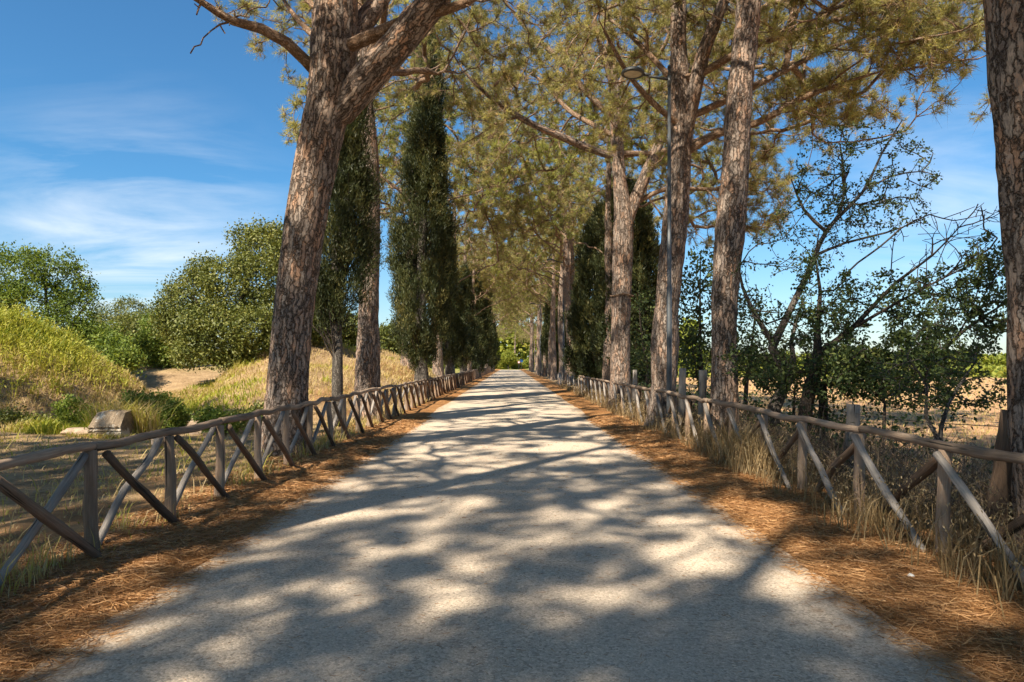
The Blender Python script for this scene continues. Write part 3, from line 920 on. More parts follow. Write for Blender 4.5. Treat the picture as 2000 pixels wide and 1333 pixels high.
# ------------------------------------------------------------------ cypresses
def cypress(base, H, R, zb, seed, label, group=None, tr_r=0.17, n=1500, nn=20, lean=0.0, size=0.17, width=0.05, gaps=0.25, cone=1.4, top=0.30):
    rng = np.random.default_rng(seed)
    root = empty('cypress_tree', base, label, 'tree', group)
    gt, gb, gc = Geo(), Geo(), Geo()
    P, Rr = smooth_path([(0, 0, -0.15), (0.03, 0.02, zb * 0.6), (-0.03, 0.03, zb + 1.5), (lean * 0.5, 0, H * 0.6), (lean, 0, H * 0.95)], [tr_r * 1.25, tr_r, tr_r * 0.9, tr_r * 0.5, 0.02], 0.4)
    tube(gt, P, Rr, 14, rough=0.08, rng=rng)
    per = 9
    n = n // per
    u = rng.random(n)
    z = zb + (H - zb) * u
    prof = np.clip(u / 0.10, 0, 1) ** 0.6 * (top + (1 - top) * np.clip((1 - u) / 0.68, 0, 1) ** cone) * np.clip((1 - u) / 0.12, 0.12, 1) ** 0.7
    az = rng.random(n) * 2 * np.pi
    lump = 0.40 + 1.05 * vnoise(az * 2.3 + seed, z * 0.5, 1.0, seed, 4)
    rad = R * prof * lump * (0.35 + 0.65 * rng.random(n) ** 0.45)
    lx = np.interp(z, P[:, 2], P[:, 0])
    C = np.stack([lx + rad * np.cos(az), rad * np.sin(az), z], 1)
    keep = vnoise(az * 2.3 + 9 + seed, z * 1.3, 1.0, seed + 7, 2) > gaps
    lx, vb = lx[keep], np.clip(0.36 + 0.27 * rng.normal(size=n), 0, 1)[keep]
    C, az = np.repeat(C[keep], per, 0), np.repeat(az[keep], per) + rng.normal(size=keep.sum() * per) * 0.3
    lx, vb = np.repeat(lx, per), np.repeat(vb, per)
    C = C + rng.normal(size=C.shape) * np.array([0.13, 0.13, 0.27]) * (size / 0.16) ** 0.5
    z = C[:, 2]
    m_ = len(C)
    # steep branches from the stem to some of the clumps
    for i in rng.choice(m_, min(120, m_), replace=False):
        s0 = np.array([lx[i], 0, max(zb * 0.6, z[i] - 0.9 - 0.8 * rng.random())])
        mid = (s0 * 0.45 + C[i] * 0.55) + np.array([0, 0, -0.12])
        tube(gb, np.array([s0, mid, C[i]]), [0.03, 0.02, 0.008], 4, cap=False)
    out = np.stack([np.cos(az), np.sin(az), np.zeros(m_)], 1)
    v0 = np.clip(vb + 0.12 * rng.normal(size=m_), 0, 1)
    for s in range(1):
        Cc = np.repeat(C, nn, 0) + rng.normal(size=(m_ * nn, 3)) * np.array([0.08, 0.08, 0.17])
        D = nrm(np.repeat(out, nn, 0) * 0.35 + np.array([0, 0, 0.9]) + rand_unit(m_ * nn, rng) * 0.75)
        tris(gc, Cc, D, size * (0.6 + 0.9 * rng.random(m_ * nn)), width, rng, np.clip(np.repeat(v0, nn) + 0.12 * rng.normal(size=m_ * nn), 0, 1))
    gt.build('trunk', M['grey_bark'], root)
    gb.build('branches', M['dark_bark'], root)
    gc.build('crown', M['cypress'], root, smooth=False)
    return root


def cyp_base(px, Y):
    X = (px - CX) / F * Y
    return (X, Y, gz(X, Y))


cypress(cyp_base(657, 18.6), 9.6, 0.92, 3.0, 21, 'thin dark cypress between the two nearest left pine trunks, bare stem below', tr_r=0.14, n=2300, nn=34, lean=0.45, size=0.12, width=0.024, gaps=0.36)
cypress(cyp_base(822, 30.5), 16.9, 1.35, 2.0, 22, 'tallest dark cypress on the left, narrow spire against the pale pine crown', tr_r=0.30, n=4200, nn=30, lean=0.35, size=0.16, width=0.036, gaps=0.30)
cyA = cypress(cyp_base(877, 46), 10.6, 1.15, 1.9, 23, 'second dark cypress of the left row, right of the tallest spire', tr_r=0.3, n=2400, nn=24, lean=-0.2, size=0.2, width=0.055, gaps=0.32)
cyB = cypress(cyp_base(1163, 39), 10.2, 1.75, 0.9, 24, 'dense dark cypress between the slim pine pair and the ringed pine', tr_r=0.25, n=3000, nn=24, lean=0.3, size=0.2, width=0.055, gaps=0.18, cone=0.7, top=0.5)


def place_cyp(src, px, Y, s, rz, label, group=None):
    o = copy_tree(src)
    o.location = cyp_base(px, Y)
    o.scale = (s * 1.05, s * 1.05, s)
    o.rotation_euler = (0, 0, rz)
    return tag(o, label, 'tree', group)


place_cyp(cyA, 906, 60, 0.93, 2.0, 'third dark cypress of the left row, before the pale pine trunk')
place_cyp(cyB, 924, 78, 1.25, 1.0, 'fourth dark cypress of the left row, near the fence end')
place_cyp(cyA, 938, 97, 0.95, 4.0, 'farthest large cypress of the left row')
place_cyp(cyB, 954, 128, 1.2, 3.0, 'tiny distant cypress at the end of the left row')
place_cyp(cyB, 1238, 34, 1.02, 2.5, 'dark cypress half hidden behind the ringed pine trunk')
place_cyp(cyA, 1112, 64, 0.80, 1.2, 'dark cypress at the end of the right fence, beside the second lamp pole')
place_cyp(cyB, 1092, 82, 1.15, 5.0, 'dark cypress of the right row near the third lamp pole')
place_cyp(cyA, 1071, 104, 0.85, 2.8, 'distant cypress of the right row beyond the third lamp')


# ------------------------------------------------------------------ broadleaf trees and bushes
def broadleaf(base, trunks, attract, leaf, label, name='broadleaf_tree', group=None, n_leaf=14, L=0.1, W=0.055, spread=0.2, bark='dark_bark', seed=1,
              tip=0.006, frac=0.35, fwd=0.6, up=0.15, flat=0.3, cat='tree', extra_bare=None, var0=0.5, vs=0.2, step=0.3, jit=0.09, ex=2.3):
    rng = np.random.default_rng(seed)
    base = np.asarray(base, float)
    root = empty(name, base, label, cat, group)
    sk = Skel(40000)
    n_trunk = 0
    for i, tk in enumerate(trunks):
        P = np.array([q[0] for q in tk], float) - base
        R = np.array([q[1] for q in tk], float)
        P, R = smooth_path(P, R, step)
        if i == 0:
            sk.chain(-1, P, R, ok=[k > len(P) * 0.3 for k in range(len(P))])
        else:
            sk.chain(sk.nearest(P[0]) if np.min(np.linalg.norm(sk.p[:sk.n] - P[0], axis=1)) < 0.8 else -1, P, R, ok=[k > len(P) * 0.15 for k in range(len(P))])
    n_trunk = len(sk.chains)
    A = np.asarray(attract) - base
    A = A[np.argsort(np.min(np.linalg.norm(A[:, None] - sk.p[None, :sk.n], axis=2), axis=1))] if len(A) < 3000 else A
    for a in A:
        sk.grow(a, rng, fwd=fwd, up=up, step=step, jit=jit)
    leafy_end = len(sk.chains)
    if extra_bare is not None:
        for a in np.asarray(extra_bare) - base:
            sk.grow(a, rng, fwd=1.6, up=0.2, step=step, jit=0.04)
    r = sk.radii(tip, ex)
    gt, gb, gc = Geo(), Geo(), Geo()
    allch = sk.chains
    sk.chains = allch[:n_trunk]
    sk.emit(gt, r, rng)
    sk.chains = allch[n_trunk:]
    sk.emit(gt, r, rng)
    sk.chains = allch[n_trunk:leafy_end]
    Pp, Dd = [], []
    for ids in sk.chains:
        q = sk.p[ids]
        s = np.linspace(0, 1, len(ids))
        tt = 1 - frac * rng.random(n_leaf) ** 1.2
        Pp.append(np.stack([np.interp(tt, s, q[:, k]) for k in range(3)], 1))
        Dd.append(np.repeat(nrm(q[-1] - q[-2])[None], n_leaf, 0))
    if Pp:
        Pp, Dd = np.concatenate(Pp), np.concatenate(Dd)
        n = len(Pp)
        C = Pp + rng.normal(size=(n, 3)) * spread * 0.5
        D = nrm(Dd * 0.4 + rand_unit(n, rng))
        cv = np.repeat(np.clip(var0 + vs * rng.normal(size=len(sk.chains)), 0, 1), n_leaf)
        leaves(gc, C, D, L * (0.6 + 0.8 * rng.random(n)), W * (0.7 + 0.6 * rng.random(n)), rng, np.clip(cv + 0.13 * rng.normal(size=n), 0, 1), flat)
    gt.build('trunk', M[bark], root)
    if gb.v:
        gb.build('branches', M[bark], root)
    gc.build('crown', M[leaf], root, smooth=False)
    return root


def lumps(rng, n, balls, shell=0.75):
    """points on the outer skin of a union of balls (c, r)"""
    B = np.array([tuple(c) + ((r, r, r) if np.isscalar(r) else tuple(r)) for c, r in balls], float)
    vol = B[:, 3] * B[:, 4] + B[:, 3] * B[:, 5]
    pick = rng.choice(len(B), n * 2, p=vol / vol.sum())
    d = rand_unit(n * 2, rng)
    q = B[pick, :3] + d * B[pick, 3:] * (shell + (1 - shell) * rng.random(n * 2))[:, None]
    inside = np.zeros(len(q), bool)
    for i in range(len(B)):
        e = (((q - B[i, :3]) / B[i, 3:]) ** 2).sum(1) < shell ** 2 * 0.8
        inside |= e & (pick != i)
    return q[~inside][:n]


def bl_ball(px, py, Y, rpx, squash=0.85, dy=0.0):
    r = rpx / F * Y
    return (pt(px, py, Y + dy), (r, r, r * squash))


def clumpy(balls, rng, per=6):
    out = list(balls)
    for c, r in balls:
        r = np.asarray(r)
        for d in rand_unit(per, rng):
            if d[2] > -0.5:
                out.append((c + d * r * 0.85, tuple(r * (0.28 + 0.22 * rng.random()))))
    return out


rg = np.random.default_rng(301)
# big holm oak on the left
bs = np.array([-12.6, 31.0, gz(-12.6, 31.0)])
balls = [bl_ball(395, 590, 30, 70), bl_ball(365, 640, 30, 45), bl_ball(450, 570, 30.5, 75), bl_ball(510, 560, 31, 70), bl_ball(520, 490, 31.5, 52), bl_ball(560, 600, 31, 70), bl_ball(430, 650, 29, 60), bl_ball(500, 650, 29.2, 60),
         bl_ball(380, 690, 29, 34), bl_ball(570, 650, 31.5, 60), bl_ball(485, 470, 31.6, 26), bl_ball(540, 465, 31.6, 28), bl_ball(450, 690, 28.8, 35)]
broadleaf(bs, [[(bs + (0, 0, -0.2), 0.3), (bs + (0.1, 0, 1.2), 0.24), (bs + (0.2, 0, 2.6), 0.2), (bs + (0.5, 0.3, 4.5), 0.1)],
               [(bs + (0.1, 0, 0.8), 0.16), (bs + (-0.9, -0.3, 2.2), 0.13), (bs + (-1.4, -0.5, 3.6), 0.07)],
               [(bs + (0.1, 0, 0.6), 0.16), (bs + (1.3, 0.1, 2.0), 0.13), (bs + (2.4, 0.3, 3.8), 0.07)]],
          lumps(rg, 1900, clumpy(balls, rg, 7), 0.8), 'oak_leaf', 'big round evergreen oak on the left, glossy olive foliage, left of the leaning pine', name='oak_tree', n_leaf=36, L=0.12, W=0.075, spread=0.36, seed=31, var0=0.5, flat=0.2)
# paler deciduous tree above the mound, far left
bs = np.array([-25.3, 37, gz(-25.3, 37)])
balls = [bl_ball(30, 540, 37, 60), bl_ball(100, 525, 37, 42), bl_ball(75, 590, 37, 60), bl_ball(140, 555, 37.5, 38), bl_ball(-40, 570, 37, 70), bl_ball(20, 610, 36, 60), bl_ball(150, 610, 37, 36), bl_ball(165, 580, 37.5, 20), bl_ball(110, 640, 36, 48)]
broadleaf(bs, [[(bs + (0, 0, -0.2), 0.2), (bs + (0, 0, 1.5), 0.17), (bs + (0.2, 0, 3.4), 0.12), (bs + (0.1, 0, 5.4), 0.05)],
               [(bs + (0, 0, 1.4), 0.12), (bs + (1.3, 0, 3.2), 0.09), (bs + (2.4, 0, 4.6), 0.04)],
               [(bs + (0, 0, 1.2), 0.12), (bs + (-1.4, 0, 3.0), 0.09), (bs + (-2.0, 0, 5.0), 0.04)]],
          lumps(rg, 900, clumpy(balls, rg, 6), 0.7), 'fresh_leaf', 'airy green deciduous tree rising behind the grassy mound at the far left', n_leaf=24, L=0.15, W=0.09, spread=0.42, seed=32, var0=0.35)
# three background bushes between them
for (px, Y, bl_, leaf, lab, sd) in (
        (245, 66, [bl_ball(215, 620, 66, 34), bl_ball(255, 612, 66, 32), bl_ball(195, 640, 66, 32), bl_ball(285, 635, 66, 32), bl_ball(235, 650, 65, 40)], 'oak_leaf', 'distant dark green tree in the gap between mound and oak', 33),
        (262, 45, [bl_ball(265, 655, 45, 46), bl_ball(235, 680, 45, 40), bl_ball(300, 675, 45, 38), bl_ball(265, 690, 44, 44)], 'oak_leaf', 'rounded grey green shrub below the distant dark tree', 34),
        (325, 42, [bl_ball(325, 640, 42, 38), bl_ball(305, 680, 42, 38), bl_ball(340, 690, 42, 34)], 'fresh_leaf', 'bright green bush touching the left side of the big oak', 35),
        (205, 36, [bl_ball(215, 690, 36, 34), bl_ball(185, 668, 37, 34), bl_ball(160, 655, 37, 30), bl_ball(240, 705, 35, 26)], 'fresh_leaf', 'low green bush behind the right shoulder of the mound', 36)):
    X = (px - CX) / F * Y
    bs = np.array([X, Y, gz(X, Y)])
    broadleaf(bs, [[(bs + (0, 0, -0.2), 0.14), (bs + (0, 0, 0.8), 0.11), (bs + (0.2, 0, 2.0), 0.06)]], lumps(rg, 480, clumpy(bl_, rg, 5), 0.75), leaf, lab, name='bush', n_leaf=22, L=0.17, W=0.10, spread=0.5, seed=sd, var0=0.42, cat='bush')
# dark shrubs filling the space behind the first pines
for (px, Y, bl_, leaf, lab, sd) in (
        (620, 40, [bl_ball(600, 650, 40, 42), bl_ball(640, 640, 40, 34), bl_ball(620, 690, 40, 36), bl_ball(680, 640, 41, 30), bl_ball(690, 680, 41, 26)], 'oak_leaf', 'shaded shrub seen between the leaning pine and the second pine', 37),
        (770, 52, [bl_ball(770, 660, 52, 30), bl_ball(755, 690, 52, 24), bl_ball(790, 690, 52, 22)], 'oak_leaf', 'shrub on the bank right of the second left pine', 38)):
    X = (px - CX) / F * Y
    bs = np.array([X, Y, gz(X, Y)])
    broadleaf(bs, [[(bs + (0, 0, -0.2), 0.14), (bs + (0, 0, 0.8), 0.11), (bs + (0.2, 0, 2.0), 0.06)]], lumps(rg, 380, bl_, 0.75), leaf, lab, name='bush', n_leaf=18, L=0.22, W=0.13, spread=0.5, seed=sd, var0=0.3, cat='bush')


def box_pts(rng, n, px0, px1, py0, py1, Y, dY, bias=None):
    q = np.stack([px0 + (px1 - px0) * rng.random(n), py0 + (py1 - py0) * rng.random(n)], 1)
    return np.array([pt(a, b_, Y + dY * (rng.random() - 0.5) * 2) for a, b_ in q])


# sparse trees behind the right fence
bs = np.array([pt(1507, 800, 14)[0], 14.0, gz(5.3, 14)])
A = np.concatenate([ell_pts(rg, 230, 1690, 335, 145, 95, 14, 1.3), ell_pts(rg, 110, 1610, 440, 110, 80, 14, 1.4), ell_pts(rg, 60, 1500, 560, 70, 110, 14, 1.5), ell_pts(rg, 30, 1750, 420, 70, 40, 14, 1.0), ell_pts(rg, 50, 1600, 640, 110, 70, 13.5, 1.5)])
broadleaf(bs, [[(bs + (0, 0, -0.2), 0.14), wl(1512, 797, 14, 0.13), wl(1538, 745, 14, 0.115), wl(1530, 715, 14, 0.11), wl(1508, 680, 14, 0.10), wl(1524, 645, 14, 0.075), wl(1575, 540, 14, 0.058), wl(1615, 450, 14, 0.045), wl(1685, 375, 14, 0.03), wl(1722, 300, 14, 0.02), wl(1762, 235, 14, 0.012)],
               [wl(1538, 738, 14, 0.07), wl(1550, 703, 14.2, 0.06), wl(1545, 670, 14.4, 0.05), wl(1560, 610, 14.8, 0.03)],
               [wl(1510, 672, 14, 0.06), wl(1475, 615, 13.8, 0.05), wl(1450, 560, 13.6, 0.03), wl(1440, 500, 13.4, 0.015)],
               [wl(1612, 452, 14, 0.04), wl(1570, 410, 14, 0.03), wl(1545, 350, 14, 0.012)],
               [wl(1590, 500, 14, 0.035), wl(1650, 475, 13.8, 0.028), wl(1730, 455, 13.6, 0.02), wl(1800, 430, 13.4, 0.01)],
               [wl(1640, 425, 14, 0.03), wl(1650, 350, 14.2, 0.024), wl(1640, 280, 14.4, 0.014), wl(1650, 240, 14.5, 0.007)],
               [wl(1690, 370, 14, 0.025), wl(1740, 345, 14, 0.02), wl(1800, 335, 14, 0.012), wl(1840, 345, 14, 0.006)]],
          A, 'shade_leaf', 'sparse tree with curved dark trunk behind the right fence, leafy top against blue sky', n_leaf=12, L=0.06, W=0.04, spread=0.08, tip=0.0055, ex=2.5, jit=0.06, fwd=0.9, seed=41, frac=0.6, bark='grey_bark', var0=0.4)
bs = np.array([pt(1570, 803, 13)[0], 13.0, gz(5.6, 13)])
A = np.concatenate([ell_pts(rg, 210, 1720, 620, 160, 90, 13, 1.4), ell_pts(rg, 90, 1600, 590, 80, 100, 13, 1.2), ell_pts(rg, 170, 1650, 735, 170, 50, 12.8, 1.2), ell_pts(rg, 40, 1480, 700, 70, 60, 13.4, 0.8)])
bare = np.concatenate([ell_pts(rg, 110, 1840, 470, 110, 60, 12.5, 0.8), ell_pts(rg, 40, 1925, 425, 50, 30, 12.2, 0.6)])
broadleaf(bs, [[(bs + (0, 0, -0.2), 0.14), wl(1574, 795, 13, 0.13), wl(1586, 746, 13, 0.115), wl(1597, 700, 13, 0.09), wl(1596, 640, 13, 0.055), wl(1602, 570, 13, 0.032), wl(1592, 500, 13, 0.018), wl(1600, 450, 13, 0.008)],
               [wl(1597, 690, 13, 0.07), wl(1660, 645, 12.9, 0.045), wl(1750, 552, 12.7, 0.03), wl(1820, 500, 12.5, 0.018), wl(1900, 415, 12.2, 0.006)],
               [wl(1590, 730, 13, 0.06), wl(1680, 715, 12.8, 0.04), wl(1790, 690, 12.6, 0.02)],
               [wl(1596, 640, 13, 0.045), wl(1555, 585, 12.9, 0.038), wl(1500, 520, 12.8, 0.028), wl(1450, 475, 12.7, 0.014)],
               [wl(1650, 650, 12.9, 0.035), wl(1720, 610, 12.7, 0.03), wl(1800, 565, 12.5, 0.022), wl(1890, 520, 12.3, 0.01)]],
          A, 'shade_leaf', 'dark double trunk tree behind the right fence, long bare twigs reaching up right', n_leaf=20, L=0.066, W=0.044, spread=0.09, tip=0.0055, ex=2.5, jit=0.06, fwd=0.9, seed=42, frac=0.6, extra_bare=bare, var0=0.35, bark='dark_bark')
bs = np.array([pt(1606, 803, 13.5)[0], 13.5, gz(6, 13.5)])
A = np.concatenate([ell_pts(rg, 170, 1850, 620, 130, 100, 13, 1.2), ell_pts(rg, 120, 1930, 560, 60, 110, 12.5, 1.2), ell_pts(rg, 130, 1760, 750, 140, 50, 13, 1.0)])
broadleaf(bs, [[(bs + (0, 0, -0.2), 0.10), wl(1608, 790, 13.5, 0.09), wl(1607, 750, 13.5, 0.075), wl(1680, 735, 13.3, 0.055), wl(1800, 715, 13.1, 0.042), wl(1890, 640, 12.9, 0.028), wl(1975, 585, 12.8, 0.014)],
               [wl(1780, 718, 13.1, 0.03), wl(1850, 680, 13.2, 0.022), wl(1900, 600, 13.3, 0.014), wl(1920, 520, 13.4, 0.008)]],
          A, 'shade_leaf', 'slanting dark tree right of the double trunk, branches spreading towards the right edge', n_leaf=20, L=0.068, W=0.045, spread=0.09, tip=0.0055, ex=2.5, jit=0.06, fwd=0.9, seed=43, frac=0.6, var0=0.4)
bs = np.array([pt(1834, 880, 8.6)[0], 8.6, gz(5.2, 8.6)])
A = np.concatenate([ell_pts(rg, 70, 1780, 740, 90, 60, 8.6, 0.8), ell_pts(rg, 70, 1900, 760, 70, 60, 8.8, 0.8), ell_pts(rg, 30, 1850, 660, 90, 40, 8.8, 0.8)])
broadleaf(bs, [[(bs + (0, 0, -0.1), 0.035), wl(1828, 850, 8.6, 0.03), wl(1808, 815, 8.6, 0.026), wl(1810, 755, 8.6, 0.02), wl(1772, 700, 8.6, 0.01)],
               [(bs + (0.05, 0, 0), 0.03), wl(1838, 833, 8.7, 0.026), wl(1872, 755, 8.8, 0.018), wl(1908, 704, 8.9, 0.009)]],
          A, 'shade_leaf', 'young grey stemmed sapling rising just behind the right fence rail', name='sapling', n_leaf=13, L=0.05, W=0.03, spread=0.05, seed=44, tip=0.004, frac=0.5, bark='grey_bark', var0=0.45, step=0.2)
for (px, Y, A_, lab, sd, var) in (
        (1365, 21, np.concatenate([ell_pts(rg, 100, 1370, 600, 45, 110, 21, 1.5), ell_pts(rg, 50, 1365, 700, 50, 50, 20.5, 1.5)]), 'thin leafy tree in the gap between the leaning pine and the slim bare trunk', 45, 0.4),
        (1262, 31, np.concatenate([ell_pts(rg, 70, 1262, 640, 36, 80, 31, 1.5), ell_pts(rg, 40, 1262, 710, 34, 30, 30, 1.5)]), 'thin leafy tree between the ringed pine and the leaning pine', 46, 0.5),
        (1455, 24, np.concatenate([ell_pts(rg, 80, 1465, 640, 55, 80, 24, 1.5), ell_pts(rg, 60, 1470, 720, 60, 35, 23, 1.5)]), 'thin leafy tree just right of the slim bare trunk', 47, 0.45)):
    X = (px - CX) / F * Y
    bs = np.array([X, Y, gz(X, Y)])
    top_ = A_[np.argmax(A_[:, 2])]
    broadleaf(bs, [[(bs + (0, 0, -0.2), 0.09), (bs + (0.05, 0, 1.2), 0.075), (bs * 0.4 + top_ * 0.6, 0.04), (top_, 0.012)]], A_, 'shade_leaf', lab, n_leaf=16, L=0.13, W=0.08, spread=0.3, seed=sd, frac=0.5, var0=var)
for (px, Y, A_, lab, sd) in (
        (1720, 12.0, np.concatenate([ell_pts(rg, 110, 1720, 715, 130, 60, 12, 1.0), ell_pts(rg, 60, 1800, 690, 90, 50, 12, 0.8)]), 'low wide dark green shrub behind the right fence, below the slanting tree', 48),
        (1545, 15.5, np.concatenate([ell_pts(rg, 80, 1550, 735, 75, 55, 15.5, 1.0), ell_pts(rg, 40, 1480, 720, 50, 50, 15.5, 0.8)]), 'low dark green shrub at the foot of the curved dark trunk', 49)):
    X = (px - CX) / F * Y
    bs = np.array([X, Y, gz(X, Y)])
    broadleaf(bs, [[(bs + (0, 0, -0.2), 0.05), (bs + (0.05, 0, 0.5), 0.042), (bs + (0.1, 0.05, 1.1), 0.022)]], A_, 'shade_leaf', lab, name='bush', n_leaf=22, L=0.075, W=0.048, spread=0.12, seed=sd, tip=0.005, frac=0.6, var0=0.5, cat='bush')
# bright trees at the far end of the road and beyond the field
for (px, Y, bl_, lab, sd, leaf) in (
        (993, 184, [bl_ball(993, 697, 184, 14), bl_ball(985, 702, 184, 9), bl_ball(1003, 702, 184, 9)], 'small round lime green tree standing at the end of the road', 51, 'lime_leaf'),
        (968, 186, [bl_ball(975, 714, 186, 12), bl_ball(960, 712, 186, 12), bl_ball(985, 717, 186, 9)], 'yellow green bush left of the road end', 52, 'lime_leaf'),
        (1012, 188, [bl_ball(1010, 714, 188, 12), bl_ball(1024, 712, 188, 10)], 'yellow green bush right of the road end', 53, 'lime_leaf')):
    X = (px - CX) / F * Y
    bs = np.array([X, Y, gz(X, Y)])
    broadleaf(bs, [[(bs + (0, 0, -0.2), 0.16), (bs + (0, 0, 0.9), 0.13), (bs + (0.05, 0, 1.7), 0.08)]], lumps(rg, 160, bl_, 0.6), leaf, lab, name='bush', n_leaf=16, L=0.4, W=0.24, spread=0.6, seed=sd, var0=0.5, cat='bush')


# ------------------------------------------------------------------ small bushes, stones on the left
for (px, py, bl_, lab, sd, leaf) in (
        (150, 820, [((0, 0, 0.35), (0.45, 0.4, 0.4)), ((-0.22, 0, 0.6), (0.35, 0.3, 0.3)), ((0.3, -0.05, 0.2), (0.33, 0.3, 0.28))], 'bright green little bush at the foot of the mound, left of the carved stone', 61, 'fresh_leaf'),
        (283, 815, [((0, 0, 0.5), (0.55, 0.4, 0.5)), ((0.35, 0, 0.75), (0.4, 0.35, 0.3)), ((-0.3, 0, 0.8), (0.35, 0.3, 0.3))], 'ivy green bush hanging right behind the carved stone', 62, 'fresh_leaf'),
        (340, 812, [((0, 0, 0.4), (0.36, 0.35, 0.48))], 'narrow ivy clump between the ivy bush and the earth bank', 63, 'fresh_leaf'),
        (432, 818, [((0, 0, 0.25), (0.5, 0.4, 0.32)), ((-0.35, 0, 0.4), (0.28, 0.25, 0.25))], 'round bright green shrub just above the fence rail, left of the leaning pine', 64, 'fresh_leaf'),
        (485, 790, [((0, 0, 0.2), (0.9, 0.6, 0.35)), ((0.4, 0.2, 0.4), (0.5, 0.5, 0.35))], 'shaded spreading shrub on the bank beside the leaning pine', 65, 'oak_leaf'),
        (20, 795, [((0, 0, 0.2), (0.5, 0.4, 0.3)), ((0.8, 0, 0.1), (0.35, 0.35, 0.25))], 'low dull green shrub at the left edge on the mound foot', 66, 'oak_leaf')):
    Y = {61: 19.6, 62: 21.0, 63: 20.0, 64: 18.2, 65: 19.5, 66: 19.8}[sd]
    X = (px - CX) / F * Y
    bs = np.array([X, Y, gz(X, Y)])
    pts_ = lumps(np.random.default_rng(sd), 130, [((bs + np.array(c)), r) for c, r in bl_], 0.6)
    pts_ = pts_[pts_[:, 2] > bs[2] + 0.02]
    broadleaf(bs, [[(bs + (0, 0, -0.05), 0.03), (bs + (0, 0, 0.15), 0.025), (bs + (0.05, 0, 0.3), 0.015)]], pts_, leaf, lab, name='bush', n_leaf=22, L=0.085, W=0.055, spread=0.16, seed=sd, tip=0.004, cat='bush', var0=0.55)

# carved tomb stone: bevelled top, two mouldings along the front
g = Geo()
prof = np.array([(0.55, 0.0), (-0.42, 0.0), (-0.45, 0.20), (-0.38, 0.215), (-0.38, 0.245), (-0.44, 0.26), (-0.44, 0.31), (-0.37, 0.325), (-0.37, 0.365), (-0.43, 0.38), (-0.42, 0.43), (-0.38, 0.45), (-0.37, 0.47), (0.05, 0.86), (0.55, 0.90)])
xs_ = np.linspace(-0.72, 0.72, 22)
rj = np.random.default_rng(71)
V = []
for i, x_ in enumerate(xs_):
    tp = 1 - 0.16 * (prof[:, 1] / 0.9)
    jit_ = rj.normal(size=(len(prof), 2)) * 0.008
    V.append(np.stack([x_ * tp, prof[:, 0] + jit_[:, 0], prof[:, 1] + jit_[:, 1] - 0.03 * (abs(i - 11) / 11) ** 4], 1))
V = np.array(V)
k_ = len(prof)
i = np.arange(len(xs_) - 1)[:, None] * k_
j = np.arange(k_)[None, :]
g.add(V.reshape(-1, 3), [np.stack([i + j, i + (j + 1) % k_, i + k_ + (j + 1) % k_, i + k_ + j], -1).reshape(-1, 4), np.arange(k_)[::-1][None, :], (np.arange(k_) + (len(xs_) - 1) * k_)[None, :]])
o = g.build('carved_stone', M['tuff'], smooth=False)
Xs = (216 - CX) / F * 18.3
o.location = (Xs, 18.3, gz(Xs, 18.3) - 0.02)
o.scale = (0.60, 0.85, 0.78)
o.rotation_euler = (0, 0, 0.12)
tag(o, 'weathered tomb stone block with carved mouldings and a whitened sloping top', 'stone')


def rock(px, Y, size, seed, label, cat='rock', dz=0.0):
    import bmesh
    bm = bmesh.new()
    bmesh.ops.create_icosphere(bm, subdivisions=4, radius=1.0)
    rng = np.random.default_rng(seed)
    dirs = rand_unit(9, rng)
    offs = 0.55 + 0.35 * rng.random(9)
    for v in bm.verts:
        c = np.array(v.co)
        for d_, f_ in zip(dirs, offs):
            e = c @ d_ - f_
            if e > 0:
                c = c - d_ * e * 0.85
        nz = float(vnoise(np.array([c[0] * 2 + seed]), np.array([c[1] * 2 + c[2] * 1.7]), 1.5, seed)[0])
        v.co = Vector(c * (0.93 + 0.16 * nz) * np.array(size))
    me = bpy.data.meshes.new('rock')
    bm.to_mesh(me)
    bm.free()
    for p_ in me.polygons:
        p_.use_smooth = True
    me.materials.append(M['rock'])
    o = bpy.data.objects.new('rock', me)
    COL.objects.link(o)
    X = (px - CX) / F * Y
    o.location = (X, Y, gz(X, Y) + size[2] * 0.35 + dz)
    o.rotation_euler = (0, 0, seed)
    return tag(o, label, cat)


rock(312, 15.6, (0.26, 0.2, 0.2), 81, 'pale rounded rock showing just above the left fence rail', dz=0.12)
rock(150, 18.3, (0.5, 0.25, 0.14), 82, 'flat low stone lying left of the carved tomb stone')
rock(385, 18.6, (0.36, 0.3, 0.32), 83, 'rough pinkish boulder set in the earth bank left of the round shrub')
rock(410, 18.2, (0.2, 0.18, 0.2), 84, 'small boulder tucked under the round bright shrub')

# ------------------------------------------------------------------ timber fences
def pole(P, R, k, seed, rough=0.05, wob=0.012, step=0.16):
    rng = np.random.default_rng(seed)
    P, R = smooth_path(P, R, step)
    n = len(P)
    if n > 3:
        kn = max(3, n // 3)
        for a in range(3):
            P[:, a] += np.interp(np.arange(n), np.linspace(0, n - 1, kn), rng.normal(size=kn)) * wob * np.minimum(1, np.minimum(np.arange(n), np.arange(n)[::-1]) / 3)
        R = R * (1 + 0.07 * np.interp(np.arange(n), np.linspace(0, n - 1, kn + 2), rng.normal(size=kn + 2)))
    g = Geo()
    tube(g, P, R, k, rough=rough, rng=rng)
    return g


